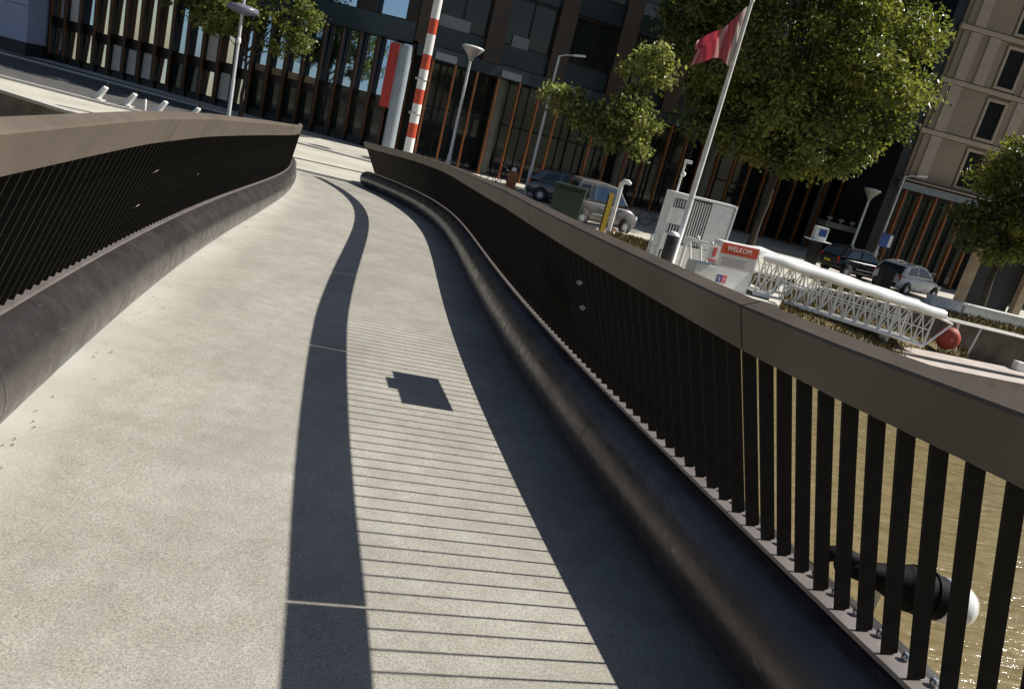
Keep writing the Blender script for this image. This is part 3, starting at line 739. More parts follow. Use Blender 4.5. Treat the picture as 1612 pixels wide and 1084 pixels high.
for k in range(20):
    d = rb.normal(size=3); d /= np.linalg.norm(d)
    p = np.array([-16.9, 37.4, 5.6]) + d*rb.uniform(.5, 1)*np.array([2.3, 1.8, 1.9])
    blobs.append((*p, rb.uniform(.55, .9), int(rb.uniform(380, 600))))
blobs += [(-13.4, 37.4, 4.9, .8, 560), (-13.0, 37.3, 4.0, .6, 380), (-13.9, 37.5, 5.9, .8, 520), (-14.2, 37.3, 3.6, .45, 240), (-12.8, 37.4, 5.4, .5, 300)]
tree('leafy_tree', 'young tree beside the slim lamp post before the brown fins', (-15.5, 37.6, 0), 0, blobs, .22, 'leaf_a', 9, .10, 3.9, (-.15, 0))

# ------------------------------------------------------------------ masts, lamps, flag
bp_ = thing('striped_mast', 'tall mast with red and white bands at the far end of the bridge', 'mast', (-5.55, 29, 0))
zz = .43; red = True
MB().lathe([(.26, 0), (.26, .05), (.20, .07), (.19, .43)], (0, 0, 0), 18).build('foot', 'white', bp_)
while zz < 11:
    h_ = .70 if not red else .52
    MB().lathe([(.182-.004*zz, zz+.001), (.182-.004*(zz+h_), zz+h_-.001)], (0, 0, 0), 18).build('red_band' if red else 'white_band', 'red' if red else 'white', bp_)
    if not red and int(zz*2) % 2 == 0:
        MB().lathe([(.185, zz+h_/2-.03), (.197, zz+h_/2-.02), (.197, zz+h_/2+.02), (.185, zz+h_/2+.03)], (0, 0, 0), 18).box((-.2, -.05, zz+h_/2), (.09, .09, .09)).build('clamp', 'steel', bp_)
    zz += h_; red = not red

def cone_lamp(loc, h, label, sc=1.0):
    t = thing('street_lamp', label, 'street lamp', loc, 0, 'street lamps before the office')
    MB().lathe([(.11, 0), (.10, .9), (.075, 1.0), (.06, h-.55)], (0, 0, 0), 12).build('pole', 'pole', t)
    MB().lathe([(.06, h-.62), (.10, h-.55), (.17, h-.40), (.50*sc, h-.08), (.50*sc, h-.05)], (0, 0, 0), 20).build('lamp_shade', 'lamp_cone', t)
    MB().lathe([(.50*sc, h-.048), (.51*sc, h-.02), (.40*sc, h+.03), (.1, h+.06)], (0, 0, 0), 20).build('lid', 'white', t)
    return t
cone_lamp((-4.95, 36, 0), 5.75, 'grey street lamp with a wide cone shade right of the striped mast')
cone_lamp((16.9, 43.4, 0), 4.3, 'small distant cone shaded street lamp under the largest tree', .9)
def arm_lamp(loc, h, arm, label, m='pole', disc=False):
    t = thing('street_lamp', label, 'street lamp', loc, 0, 'street lamps before the office')
    MB().lathe([(.10, 0), (.10, 1.2), (.065, 1.3), (.05, h)], (0, 0, 0), 12).build('pole', m, t)
    MB().tube([(0, 0, h-.02), (arm*.3, 0, h+.10), (arm*.75, 0, h+.17)], [.035, .03, .03], 8).build('arm', m, t)
    MB().box((arm*.9, 0, h+.19), (.55, .2, .09), 0, 0, R(-8)).build('lamp_head', 'white', t, .03)
    return t
arm_lamp((-1.12, 35.5, 0), 6.25, .95, 'slim grey street lamp with a short arm standing in the young tree')
arm_lamp((17.7, 42, 0), 5.3, .9, 'thin street lamp with a blue plate before the concrete building')
t = thing('street_lamp', 'slim pale lamp post with round collar at left before the brown fins', 'street lamp', (-15.15, 35.4, 0), 0, 'street lamps before the office')
MB().lathe([(.09, 0), (.085, 1.8), (.07, 1.9), (.07, 3.4)], (0, 0, 0), 12).build('pole', 'pole', t)
MB().lathe([(.085, 3.4), (.10, 3.45), (.10, 3.6), (.075, 3.65)], (0, 0, 0), 12).build('collar', 'white', t)
MB().lathe([(.07, 3.65), (.06, 6.6)], (0, 0, 0), 12).build('upper_pole', 'pole', t)
MB().lathe([(.10, 4.60), (.62, 4.72), (.70, 4.84), (.62, 4.98), (.10, 5.06)], (0, 0, 0), 24).build('lamp_shade', 'lamp_smoke', t)
pl = thing('parking_plate', 'blue plate on the thin lamp post above the white car', 'plate', (17.92, 41.85, 1.62))
MB().box((0, 0, .3), (.62, .04, .72)).build('plate', 'parking', pl)
MB().box((.21, -.024, .3), (.16, .01, .62)).build('white_field', 'white', pl)

fp = thing('flagpole', 'white flagpole leaning out of the picture top beside the white gate', 'flagpole', (4.31, 24.6, 0))
MB().lathe([(.15, 0), (.15, .06), (.095, .08), (.09, 2.2), (.075, 5), (.05, 8.0)], (0, 0, 0), 14).build('pole', 'white_worn', fp)
MB().lathe([(.02, 8.0), (.07, 8.05), (.07, 8.12), (.02, 8.17)], (0, 0, 0), 12).build('finial', 'white', fp)
# flag: hoist on the pole, fly end drooping to the left
NUf, NVf = 36, 22; vs_, fs_, uvs_ = [], [], []
for i in range(NUf+1):
    u = i/NUf
    for j in range(NVf+1):
        v = j/NVf
        hoist = Vector((-.07, 0, 7.94 - 1.75*v)); fly = Vector((-1.22, -.10, 6.70 - .84*v - .12*math.sin(v*9)))
        p = hoist.lerp(fly, u)
        sag = -.42*math.sin(u*math.pi)*(1-v)*.35 + .30*math.sin(u*math.pi)*v
        p += Vector((0, .16*math.sin(u*10+v*2.2)*(.25+u) + .05*math.sin(u*23+v*5), sag + .06*math.sin(u*11+v*4)*u))
        p.x += .05*math.sin(v*7+u*4)*u
        vs_.append(p); uvs_.append((u, v))
for i in range(NUf):
    for j in range(NVf): a = i*(NVf+1)+j; fs_.append((a, a+1, a+NVf+2, a+NVf+1))
me = bpy.data.meshes.new('flag'); me.from_pydata([tuple(v) for v in vs_], [], fs_); me.materials.append(M['flag'])
uvl = me.uv_layers.new(name='UVMap')
for lp in me.loops: uvl.data[lp.index].uv = uvs_[lp.vertex_index]
me.polygons.foreach_set('use_smooth', [True]*len(me.polygons))
o = bpy.data.objects.new('flag', me); col.objects.link(o); o.location = (4.31, 24.6, 0)
md = o.modifiers.new('solid', 'SOLIDIFY'); md.thickness = .004
tag(o, 'red and white flag drooping to the left from the white flagpole', 'flag')

# ------------------------------------------------------------------ white gate, sign, gangway, pontoons
gt = thing('gate_kiosk', 'white metal gate kiosk with barred openings behind the flagpole', 'gate', (3.80, 24.8, 0), R(19.5))
W_, H_, D_ = 2.38, 2.28, .55
mb = MB()
mb.box((.03, D_/2, H_/2), (.06, D_, H_)); mb.box((W_-.03, D_/2, H_/2), (.06, D_, H_)); mb.box((W_/2, D_/2, H_-.03), (W_-.12, D_, .06)); mb.box((W_/2, D_-.02, H_/2-.03), (W_-.12, .04, H_-.07))
mb.build('frame', 'white', gt)
for (z, h) in ((1.55, .52), (.70, .56), (2.16, .10)): MB().box((.34, .06, z), (.56, .05, h)).build('left_panel', 'white_worn', gt)
MB().box((1.88, .06, 1.45), (.82, .05, 1.50)).build('right_panel', 'white_worn', gt, .01)
MB().box((1.40, .06, .35), (1.5, .05, .66)).build('lower_panel', 'white_worn', gt)
for (x0, x1, z0, z1, n) in ((.10, .58, 1.86, 2.08, 5), (.08, .60, 1.02, 1.26, 5), (.72, 1.44, .74, 2.14, 8), (.12, .58, .16, .38, 5)):
    bm_ = MB().box((0, 0, (z1-z0)/2), (.026, .04, z1-z0)).mesh('bar', 'white')
    for k in range(n): inst('bar', bm_, gt, (x0+(x1-x0)*(k+.5)/n, .06, z0))
    MB().box(((x0+x1)/2, .16, (z0+z1)/2), (x1-x0, .02, z1-z0)).build('backing', 'louver', gt)
MB().box((2.31, .02, 1.45), (.03, .06, 1.4)).build('hinge_strip', 'steel', gt)
mp_ = thing('camera_post', 'thin white post with two small lamp heads on top of the gate kiosk', 'post', (3.92, 25.3, 2.28))
MB().bar((0, 0, 0), (0, 0, .95), .035).build('pole', 'white_worn', mp_)
MB().box((.07, -.05, .98), (.24, .14, .11)).build('lamp_head', 'white', mp_, .02)
MB().lathe([(.03, .50), (.08, .53), (.08, .62), (.03, .65)], (.03, -.05, 0), 10).build('lens', 'white', mp_)

bb_ = thing('bollard_bin', 'black cylindrical bin with a white lid before the gate kiosk', 'bin', (4.05, 24.25, 0))
MB().lathe([(.17, 0), (.19, .05), (.19, .95), (.17, 1.0)], (0, 0, 0), 18).build('body', 'black', bb_)
MB().lathe([(.20, 1.002), (.20, 1.05), (.10, 1.12)], (0, 0, 0), 18).build('lid', 'white', bb_)
hp = thing('hoop_rail', 'short pale steel hoop rail left of the black bin', 'rail', (3.55, 24.4, 0))
MB().tube([(-.12, 0, 0), (-.12, 0, .85), (0, 0, .95), (.12, 0, .85), (.12, 0, 0)], .03, 8).build('hoop', 'white_worn', hp)
MB().bar((-.12, 0, .5), (.12, 0, .5), .02).build('crossbar', 'white_worn', hp)

sg = thing('notice_board', 'white cabinet notice board with a red WELKOM header at the head of the gangway', 'sign', (5.05, 21.8, 0), R(23))
MB().box((.66, .22, .72), (1.32, .40, 1.38)).build('cabinet', 'white', sg, .01)
MB().box((.66, .015, 1.24), (1.28, .012, .30)).build('red_header', 'sign_red', sg)
MB().box((.66, .015, .89), (1.28, .010, .36)).build('grey_field', 'sign_grey', sg)
MB().box((.66, .0148, .39), (1.28, .010, .58)).build('white_field', 'white', sg)
MB().box((.24, .006, .36), (.17, .006, .22)).build('blue_mark', 'sign_blue', sg)
MB().box((.24, .001, .36), (.016, .004, .16), 0, 0, R(10)).box((.205, .001, .40), (.012, .004, .07)).box((.28, .001, .33), (.012, .004, .09)).build('blue_mark_line', 'white', sg)
MB().box((.415, .006, .36), (.17, .006, .22)).build('red_mark', 'sign_rose', sg)
MB().box((.415, .001, .38), (.13, .004, .014)).box((.38, .001, .33), (.014, .004, .10)).box((.45, .001, .33), (.014, .004, .10)).build('red_mark_line', 'white', sg)
for k in range(3): MB().box((.58, .007, .98-.085*k), (.86-.12*(k % 2), .004, .028)).build('print_line', 'sign_dim', sg)
tx = bpy.data.curves.new('lettering', 'FONT'); tx.body = 'WELKOM'; tx.size = .20; tx.extrude = .002; tx.align_x = 'CENTER'; tx.align_y = 'CENTER'
tx.materials.append(M['white']); o = bpy.data.objects.new('lettering', tx); col.objects.link(o); o.parent = sg; o.location = (.62, .003, 1.25); o.rotation_euler = (R(90), 0, 0)
bpy.context.view_layer.update()
me = bpy.data.meshes.new_from_object(o.evaluated_get(bpy.context.evaluated_depsgraph_get())); bpy.data.objects.remove(o)
o = bpy.data.objects.new('lettering', me); col.objects.link(o); o.parent = sg; o.location = (.62, .003, 1.25); o.rotation_euler = (R(90), 0, 0)
MB().box((-.32, .25, .35), (.62, .5, .66)).build('side_cabinet', 'white_worn', sg, .01)
st_ = MB().box((-.20, -.01, 1.02), (.26, .03, .46)).build('sticker_panel', 'white', sg)
MB().box((-.20, -.03, 1.07), (.12, .01, .26)).box((-.20, -.03, .83), (.24, .01, .06)).build('sticker_print', 'sign_rose', sg)
MB().bar((-.20, .03, .6), (-.20, .03, 1.3), .02).build('sticker_post', 'white', sg)

lr = thing('landing_rail', 'white landing railing with slanted braces between the gate kiosk and the notice board', 'railing', (4.35, 23.4, 0), R(-28))
for x in (0, .75): MB().bar((x, 0, 0), (x, 0, 1.15), .05).build('post', 'white_gloss', lr)
MB().bar((0, 0, 1.12), (.75, 0, 1.12), .045).bar((0, 0, .1), (.75, 0, .1), .045).build('rail', 'white_gloss', lr)
for k in range(2): MB().bar((.08+.35*k, 0, 1.1), (.40+.32*k, 0, .12), .042).build('brace', 'white_gloss', lr)
for (x, z) in ((.30, 1.2), (.78, 1.15), (.72, .42)): MB().lathe([(.02, -.07), (.07, -.05), (.07, .05), (.02, .07)], (x, -.04, z), 10).build('lamp', 'white_gloss', lr)

P0 = Vector((6.55, 22.6, .10)); P1 = Vector((12.75, 24.35, -.42))
gw = thing('gangway', 'long white lattice truss gangway with a bright rounded top cover', 'gangway', P0, math.atan2(P1.y-P0.y, P1.x-P0.x))
GL = math.hypot(P1.x-P0.x, P1.y-P0.y); DZ = P1.z-P0.z; GH = 1.02
zat = lambda x: DZ*x/GL
nbay = 14
for s, yy in (('a', 0.0), ('b', 1.15)):
    MB().bar((0, yy, zat(0)), (GL, yy, zat(GL)), .05, n=8).build('bottom_chord', 'white', gw)
    MB().bar((0, yy, zat(0)+GH), (GL, yy, zat(GL)+GH), .045, n=8).build('top_chord', 'white', gw)
    MB().bar((0, yy, zat(0)+GH*.52), (GL, yy, zat(GL)+GH*.52), .022, n=6).build('middle_rail', 'white', gw)
    vm = MB().bar((0, 0, 0), (0, 0, GH), .026, n=6).mesh('upright', 'white')
    bay = GL/nbay
    dm = MB().bar((0, 0, 0), (bay, 0, GH+DZ/nbay), .018, n=6).bar((0, 0, GH), (bay, 0, DZ/nbay), .018, n=6).mesh('cross_brace', 'white')
    for k in range(nbay+1):
        inst('upright', vm, gw, (k*bay, yy, zat(k*bay)))
        if k < nbay: inst('cross_brace', dm, gw, (k*bay, yy+.002*k, zat(k*bay)))
secs = []
for k in range(13):
    x = -.15 + (GL+.35)*k/12; w = .235 if k else .12
    c = Vector((x, -.02, zat(x)+GH+.06))
    secs.append([c + Vector((0, math.cos(a)*w, math.sin(a)*w*.9+.02*math.sin(k*2.1))) for a in [math.pi*q/10 for q in range(11)]] + [c+Vector((0, -w, -.06-.02*(k % 2))), c+Vector((0, w, -.06))])
MB().sweep(secs, smooth=True).build('top_cover', 'white_gloss', gw)
secs = [[v + Vector((0, 1.18, 0)) for v in s_] for s_ in secs]
MB().sweep(secs, smooth=True).build('top_cover', 'white_gloss', gw)
MB().box((GL/2, .575, zat(GL/2)+.03), (GL, 1.02, .04), 0, 0, -math.atan2(DZ, GL)).build('walkway', 'steel', gw)
MB().bar((GL, 0, zat(GL)), (GL+.75, 0, zat(GL)+GH*.85), .035, n=8).bar((GL+.75, 0, zat(GL)+GH*.85), (GL, 0, zat(GL)+GH), .035, n=8).build('end_brace', 'white', gw)

af = thing('buoy_frame', 'white A shaped steel frame holding a red buoy at the pontoon end', 'frame', (14.9, 26.9, -.72), R(8))
MB().bar((.35, 0, 0), (.02, 0, 1.05), .04).bar((.85, .0, .02), (.95, 0, 1.0), .03).bar((-.9, 0, 1.02), (3.2, 0, 1.02), .03).build('leg', 'white', af)
MB().bar((-.9, 0, .0), (-.9, 0, 1.02), .035).build('post', 'white', af)
by = thing('red_buoy', 'round dark red buoy with a pale centre hanging by the white frame', 'buoy', (14.62, 26.55, -.28))
MB().lathe([(.03, -.24), (.22, -.23), (.36, -.15), (.41, 0), (.36, .15), (.22, .23), (.03, .24)], (0, 0, 0), 28, 'Y').build('body', 'buoy', by)
MB().lathe([(.06, -.25), (.05, -.262), (.01, -.266)], (0, 0, 0), 12, 'Y').build('hub', 'sign_rose', by)

def pontoon(name, label, pts, w, z, th, m, side_m=None, rz=0):
    """long low floating beam following pts (x, y)"""
    O = Vector((pts[0][0], pts[0][1], z-th)); t = thing(name, label, 'pontoon', O, 0, 'floating beams beside the bridge')
    secs, tops = [], []
    for i, p in enumerate(pts):
        a = Vector((*pts[max(i-1, 0)], 0)); b = Vector((*pts[min(i+1, len(pts)-1)], 0)); d = (b-a).normalized(); n = Vector((-d.y, d.x, 0))
        ww = w if 0 < i < len(pts)-1 else w*.45
        c = Vector((p[0], p[1], 0)) - Vector((O.x, O.y, 0))
        secs.append([c - n*ww/2, c + n*ww/2, c + n*ww/2 + Vector((0, 0, th-.05)), c - n*ww/2 + Vector((0, 0, th-.05))])
        tops.append([c - n*(ww/2+.02) + Vector((0, 0, th-.048)), c + n*(ww/2+.02) + Vector((0, 0, th-.048)), c + n*(ww/2+.02) + Vector((0, 0, th+.02)), c - n*(ww/2+.02) + Vector((0, 0, th+.02))])
    MB().sweep(secs).build('body', side_m or m, t, .01); MB().sweep(tops).build('deck_board', m, t, .008)
    return t
pa = pontoon('floating_pontoon', 'pinkish concrete pontoon with two white mooring blocks below the gangway', [(8.6, 23.6), (9.2, 23.75), (13, 24.75), (17.8, 26.1), (24, 28), (24.5, 28.2)], .95, -.72, .75, 'pontoon')
for (x, y) in ((2.9, .95), (8.5, 2.62)): MB().box((x, y, .92), (.34, .34, .30)).build('mooring_block', 'white', pa, .03)
pb_ = pontoon('floating_pontoon', 'second pontoon branching to the right below the first, pale top', [(9.9, 23.2), (10.6, 23.4), (13.0, 23.7), (16.2, 24.6), (22, 26.6), (22.4, 26.8)], .7, -.80, .65, 'pontoon')
pc = pontoon('mooring_boom', 'narrow blue sided boom with a pale top edge nearest the railing', [(9.5, 22.4), (10.0, 22.3), (11.3, 21.4), (12.6, 20.4), (13.6, 19.6), (13.8, 19.45)], .22, -.72, .62, 'pontoon', 'hull')

# ------------------------------------------------------------------ street things by the van
gb = thing('waste_container', 'dark green waste container partly hiding the grey van', 'container', (.72, 29.7, 0), R(-6))
MB().box((0, 0, .68), (1.12, .9, 1.24), taper=1.06).build('body', 'greenbin', gb, .03)
MB().box((0, 0, 1.345), (1.24, 1.0, .08)).build('lid', 'greenbin', gb, .02)
for s in (-1, 1): MB().lathe([(.07, -.02), (.07, .02)], (s*.42, -.4, .07), 10, 'Y').build('wheel', 'rubber', gb)
MB().bar((-.5, -.5, 1.2), (.5, -.5, 1.2), .02).build('handle', 'black', gb)
yb = thing('yellow_stake', 'narrow yellow marker board standing against the grey van', 'marker', (2.22, 28.9, 0))
MB().box((0, 0, .76), (.17, .05, 1.52)).build('board', 'yellow', yb, .01)
MB().box((-.115, 0, .72), (.05, .06, 1.44)).build('frame', 'fin', yb)
wp = thing('hooked_post', 'white bent top bollard post next to the yellow marker board', 'post', (2.46, 29.0, 0))
MB().tube([(0, 0, 0), (0, 0, 1.75), (.0, 0, 1.92), (.08, -.03, 2.03), (.22, -.06, 2.04), (.33, -.08, 1.98)], [.085, .085, .09, .10, .09, .05], 12).build('pole', 'white_worn', wp)
om = thing('road_marker', 'small orange marker at the foot of the white bent post', 'marker', (2.62, 28.7, 0))
MB().lathe([(.12, 0), (.12, .03), (.07, .05), (.03, .26)], (0, 0, 0), 12).build('cone', 'orange', om)
MB().lathe([(.075, .12), (.058, .18)], (0, 0, 0), 12).build('stripe', 'white', om)
sp = thing('short_post', 'short white post with a flat foot right of the orange marker', 'post', (3.02, 28.75, 0))
MB().bar((0, 0, 0), (0, 0, .42), .03).box((.02, -.05, .02), (.26, .2, .04)).build('pole', 'white_worn', sp)
for k, (x, y, lab) in enumerate(((-18.05, 30.1, 'pale slanted quay bollard at far left, first of the row'), (-17.05, 30.4, 'pale slanted quay bollard, second from the left'), (-15.85, 30.5, 'pale slanted quay bollard, second from the lamp post'), (-14.9, 31.3, 'pale slanted quay bollard nearest the slim lamp post'))):
    t = thing('quay_bollard', lab, 'bollard', (x, y, 0), 0, 'slanted bollards along the left quay')
    MB().box((.10, 0, .30), (.20, .30, .66), 0, 0, R(34), .72).build('body', 'white', t, .04)
    MB().box((0, 0, .03), (.42, .36, .06)).build('foot', 'kerb', t, .01)
    MB().bar((.26, 0, .58), (.34, 0, .72), .035).build('tip', 'fin', t)
sm = thing('short_post', 'tiny upright pale post between the slanted bollards', 'post', (-16.45, 30.6, 0))
MB().lathe([(.05, 0), (.05, .40), (.02, .45)], (0, 0, 0), 10).build('pole', 'white_worn', sm)

# low white walls at the right, under the trees
for (x0, y0, x1, y1, lab) in ((17.0, 33.5, 18.4, 33.6, 'low pale wall slab beyond the white car, left of the portal'), (18.5, 33.6, 22.2, 34.2, 'low pale wall slab under the right tree'), (22.9, 34.3, 27, 35.2, 'low pale wall slab cut by the right picture edge')):
    d = math.hypot(x1-x0, y1-y0)
    t = thing('low_wall', lab, 'low wall', (x0, y0, 0), math.atan2(y1-y0, x1-x0), 'low walls under the trees')
    MB().box((d/2, 0, .19), (d, .5, .36)).build('body', 'white_worn', t, .02); MB().box((d/2, 0, .41), (d+.06, .6, .08)).build('seat_slab', 'white', t, .015)
mc = thing('ticket_machine', 'small white ticket machine with a dark screen before the canopy', 'machine', (13.45, 38.9, 0))
MB().box((0, 0, .6), (.5, .4, 1.2)).build('body', 'black', mc)
MB().box((0, 0, 1.55), (.62, .45, .66)).build('head', 'white', mc, .02); MB().box((.04, -.232, 1.6), (.36, .02, .34)).build('screen', 'parking', mc); MB().box((0, -.1, 1.195), (1.2, .7, .05)).build('shelf', 'white', mc)
bx = thing('black_bin', 'black upright bin standing before the white car', 'bin', (15.2, 34.2, 0))
MB().box((0, 0, .5), (.52, .5, 1.0), taper=1.08).build('body', 'black', bx, .03); MB().box((0, 0, 1.03), (.62, .6, .07)).build('lid', 'black', bx, .02)

# ------------------------------------------------------------------ cars
def car(label, paint, loc, rz, L, W, H, cab, hood, belt, group='cars parked before the office', glass='car_glass', roof_rack=False):
    """local x forward.  cab: side outline of the cabin [(x, z)] from rear bottom round to front bottom"""
    t = thing('parked_car', label, 'car', loc, rz, group)
    hw = W/2; st = []
    xs = np.linspace(-L/2, L/2, 15)
    for x in xs:
        f = abs(x)/(L/2); ww = hw*(1-.16*max(0, f-.72)/.28); zs = float(np.interp(x, [p[0] for p in hood], [p[1] for p in hood])); zb = .22 + .10*max(0, f-.8)/.2
        half = [(ww*.86, zb), (ww*.98, zb+.16), (ww, (zb+zs)/2), (ww*.985, zs-.10), (ww*.90, zs-.02), (ww*.55, zs+.015)]
        st.append([(x, y, z) for y, z in half] + [(x, -y, z) for y, z in reversed(half)])
    MB().sweep(st, smooth=True).build('body', paint, t)
    zb = min(p[1] for p in cab); zt = max(p[1] for p in cab)
    wy = lambda z: hw*(.93 - .19*(z-zb)/(zt-zb))
    n = len(cab); mb = MB()
    a = [(x, wy(z), z) for x, z in cab]; b = [(x, -wy(z), z) for x, z in cab]
    mb.add(a+b, [tuple(range(n-1, -1, -1)), tuple(range(n, 2*n))] + [(i, (i+1) % n, n+(i+1) % n, n+i) for i in range(n)])
    mb.build('roof', paint, t, .05)
    def side_win(pts, m=glass):
        for s in (1, -1):
            mb = MB(); q = [Vector((x, s*(wy(z)+.006), z)) for x, z in pts]
            mb.poly(q, (0, s*.006, 0)).build('side_window', m, t)
    return t, wy, hw, side_win
def finish_car(t, hw, L, axles, wr, wy, cab, glass, lampz):
    tyre = MB().lathe([(wr*.62, -.09), (wr*.95, -.09), (wr, -.05), (wr, .05), (wr*.95, .09), (wr*.62, .09)], (0, 0, 0), 22, 'Y').mesh('tyre', 'rubber')
    rim = MB().lathe([(.02, -.097), (wr*.22, -.10), (wr*.58, -.085), (wr*.66, -.092), (wr*.66, .092), (.02, .097)], (0, 0, 0), 22, 'Y').mesh('rim', 'pole')
    arch = MB().lathe([(.02, -.012), (wr*1.17, -.012), (wr*1.17, .012), (.02, .012)], (0, 0, 0), 22, 'Y').mesh('wheel_arch', 'rubber')
    for x in axles:
        for s in (1, -1):
            inst('wheel_arch', arch, t, (x, s*(hw-.002), wr+.02))
            w = inst('wheel', tyre, t, (x, s*(hw-.06), wr), 0); inst('rim', rim, w)
    # windscreen and rear window on the cabin slopes
    for (p, q) in ((cab[-2], cab[-1]), (cab[1], cab[0])):
        a = Vector((p[0], 0, p[1])); b = Vector((q[0], 0, q[1])); d = (b-a); nn = Vector((-d.z, 0, d.x)).normalized()
        if nn.z < 0 and abs(nn.z) > .2: nn = -nn
        if abs(nn.z) <= .2: nn = Vector((1 if p[0] > 0 else -1, 0, .1)).normalized()
        e0, e1 = a+d*.12, a+d*.9
        pts = [Vector((e0.x, wy(e0.z)*.88, e0.z)), Vector((e1.x, wy(e1.z)*.88, e1.z)), Vector((e1.x, -wy(e1.z)*.88, e1.z)), Vector((e0.x, -wy(e0.z)*.88, e0.z))]
        MB().poly([v + nn*.012 for v in pts], nn*.006).build('windscreen' if p[0] > 0 else 'rear_window', glass, t)
    for s in (1, -1):
        MB().box((L/2-.10, s*hw*.68, lampz), (.16, .30, .16), s*R(-14)).build('headlight', 'lamp_clear', t, .03)
        MB().box((-L/2+.06, s*hw*.78, lampz+.14), (.10, .18, .30)).build('tail_light', 'lamp_red', t, .02)
        MB().box((cab[-1][0]-.22, s*(hw+.07), cab[-1][1]+.04), (.12, .18, .12)).build('mirror', 'black', t, .03)
        MB().box((-.05, s*(hw+.004), .52), (1.25, .03, .06)).build('trim_strip', 'pole', t)
        MB().box((-.25, s*(hw+.006), .80), (.16, .03, .03)).build('door_handle', 'pole', t)
    MB().box((L/2-.02, 0, .42), (.10, hw*1.5, .20)).build('bumper', 'black', t, .03); MB().box((-L/2+.02, 0, .42), (.10, hw*1.5, .20)).build('bumper', 'black', t, .03)
    MB().box((L/2+.035, 0, .45), (.02, .5, .11)).build('number_plate', 'yellow', t); MB().box((-L/2-.035, 0, .62), (.02, .5, .11)).build('number_plate', 'yellow', t)

# grey tall van
L, W, H = 3.5, 1.66, 1.68
cab = [(-1.70, .92), (-1.62, 1.62), (-1.50, 1.70), (-.2, 1.74), (.50, 1.66), (1.16, 1.0)]
hood = [(-1.75, .92), (-1.2, .98), (.9, .98), (1.3, .94), (1.6, .84), (1.75, .66)]
t, wy, hw, sw = car('grey tall small van parked with its nose to the right behind the green container', 'car_grey', (2.04, 30.87, 0), R(17), L, W, H, cab, hood, .95)
sw([(-1.46, 1.06), (-1.44, 1.52), (-.98, 1.56), (-.98, 1.06)]); sw([(-.86, 1.06), (-.86, 1.57), (-.02, 1.58), (-.02, 1.06)], 'car_glass_blue'); sw([(.10, 1.06), (.10, 1.60), (.46, 1.55), (.94, 1.10), (.94, 1.06)], 'car_glass_blue')
finish_car(t, hw, L, (-1.12, 1.16), .29, wy, cab, 'car_glass', .68)
t.scale = (.80, .93, 1.0)
# white hatchback
L, W = 3.9, 1.7
cab = [(-1.90, .88), (-1.50, 1.36), (-1.2, 1.44), (-.3, 1.50), (.25, 1.42), (1.05, .92)]
hood = [(-1.95, .86), (-1.2, .92), (.9, .92), (1.3, .87), (1.7, .76), (1.95, .58)]
t, wy, hw, sw = car('white hatchback parked at the right behind the gangway', 'car_white', (16.95, 35.9, 0), R(33), L, W, 1.5, cab, hood, .9)
sw([(-1.42, .98), (-1.15, 1.34), (-.55, 1.40), (-.55, .98)]); sw([(-.45, .98), (-.45, 1.40), (-.25, 1.41), (.22, 1.33), (.78, .98)])
finish_car(t, hw, L, (-1.25, 1.25), .30, wy, cab, 'car_glass', .64)
t.scale = (.86, .92, .95)
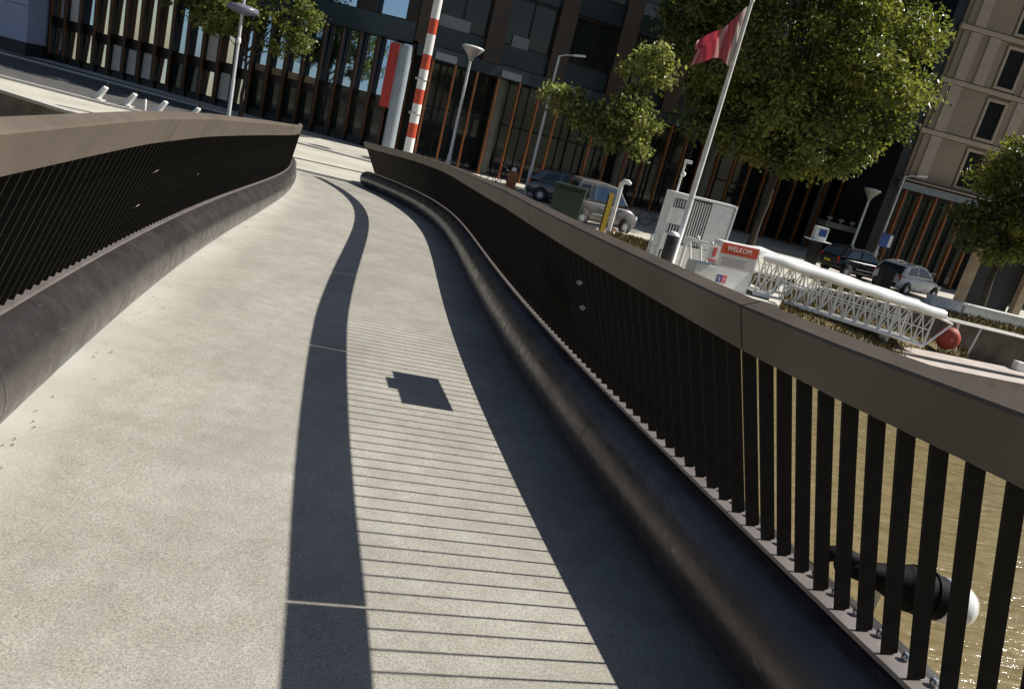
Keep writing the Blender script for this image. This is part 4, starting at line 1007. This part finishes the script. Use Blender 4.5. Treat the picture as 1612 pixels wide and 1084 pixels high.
# black and silver cars
t, wy, hw, sw = car('black car left of the white hatchback with the sun glinting on its roof', 'car_black', (15.0, 37.2, 0), R(18), L, W, 1.5, cab, hood, .9)
sw([(-1.42, .98), (-1.15, 1.34), (-.55, 1.40), (-.55, .98)], 'car_glass_blue'); sw([(-.45, .98), (-.45, 1.40), (-.25, 1.41), (.22, 1.33), (.78, .98)], 'car_glass_blue')
finish_car(t, hw, L, (-1.25, 1.25), .30, wy, cab, 'car_glass_blue', .64)
t.scale = (.84, .92, .95)
t, wy, hw, sw = car('silver car half hidden behind the green container, its nose showing', 'car_silver', (.9, 35.6, 0), R(-8), L, W, 1.5, cab, hood, .9)
sw([(-1.42, .98), (-1.15, 1.34), (-.55, 1.40), (-.55, .98)]); sw([(-.45, .98), (-.45, 1.40), (-.25, 1.41), (.22, 1.33), (.78, .98)])
finish_car(t, hw, L, (-1.25, 1.25), .30, wy, cab, 'car_glass', .64)

# ------------------------------------------------------------------ bicycles
def bicycle(label, loc, rz, frame_m='black'):
    t = thing('bicycle', label, 'bicycle', loc, rz, 'parked bicycles')
    for x in (-.52, .52):
        ring = [(x+.33*math.cos(a), 0, .34+.33*math.sin(a)) for a in [2*math.pi*k/24 for k in range(25)]]
        w = MB().tube(ring, .018, 6, False).build('wheel', 'rubber', t)
        mb = MB()
        for k in range(8): a = math.pi*k/8; mb.bar((x-.32*math.cos(a), 0, .34-.32*math.sin(a)), (x+.32*math.cos(a), 0, .34+.32*math.sin(a)), .003, n=4)
        mb.build('spokes', 'steel', w)
    MB().bar((-.52, 0, .34), (-.18, 0, .80), .015).bar((-.52, 0, .34), (-.05, 0, .30), .015).bar((-.05, 0, .30), (-.22, 0, .90), .017).bar((-.05, 0, .30), (.38, 0, .78), .02).bar((-.18, 0, .72), (.36, 0, .86), .018).bar((.52, 0, .34), (.34, 0, .95), .018).build('frame', frame_m, t)
    MB().tube([(.18, -.28, 1.05), (.30, -.2, 1.08), (.34, 0, 1.02), (.30, .2, 1.08), (.18, .28, 1.05)], .014, 6).build('handlebar', 'bolt', t)
    MB().box((-.24, 0, .94), (.26, .16, .06)).build('saddle', 'rubber', t, .02)
    MB().lathe([(.02, 0), (.05, .02), (.05, .06), (.02, .08)], (.42, 0, .90), 10).build('lamp', 'white_gloss', t)
    return t
bicycle('parked bicycle just right of the white hatchback', (19.0, 38.3, 0), R(60))
bicycle('bicycle leaning by the grey column left of the second street lamp', (-2.55, 35.6, 0), R(30))
bicycle('bicycle with bright handlebar between the van and the gate kiosk', (5.1, 36.4, 0), R(-20))
ob = thing('orange_box', 'rusty orange utility box at the foot of the second street lamp', 'box', (-1.85, 35.2, 0))
MB().box((0, 0, .5), (.42, .4, 1.0)).build('body', 'post', ob, .02); MB().lathe([(.10, 1.0), (.13, 1.06), (.10, 1.14), (.02, 1.18)], (0, 0, 0), 12).build('lamp', 'white_gloss', ob)
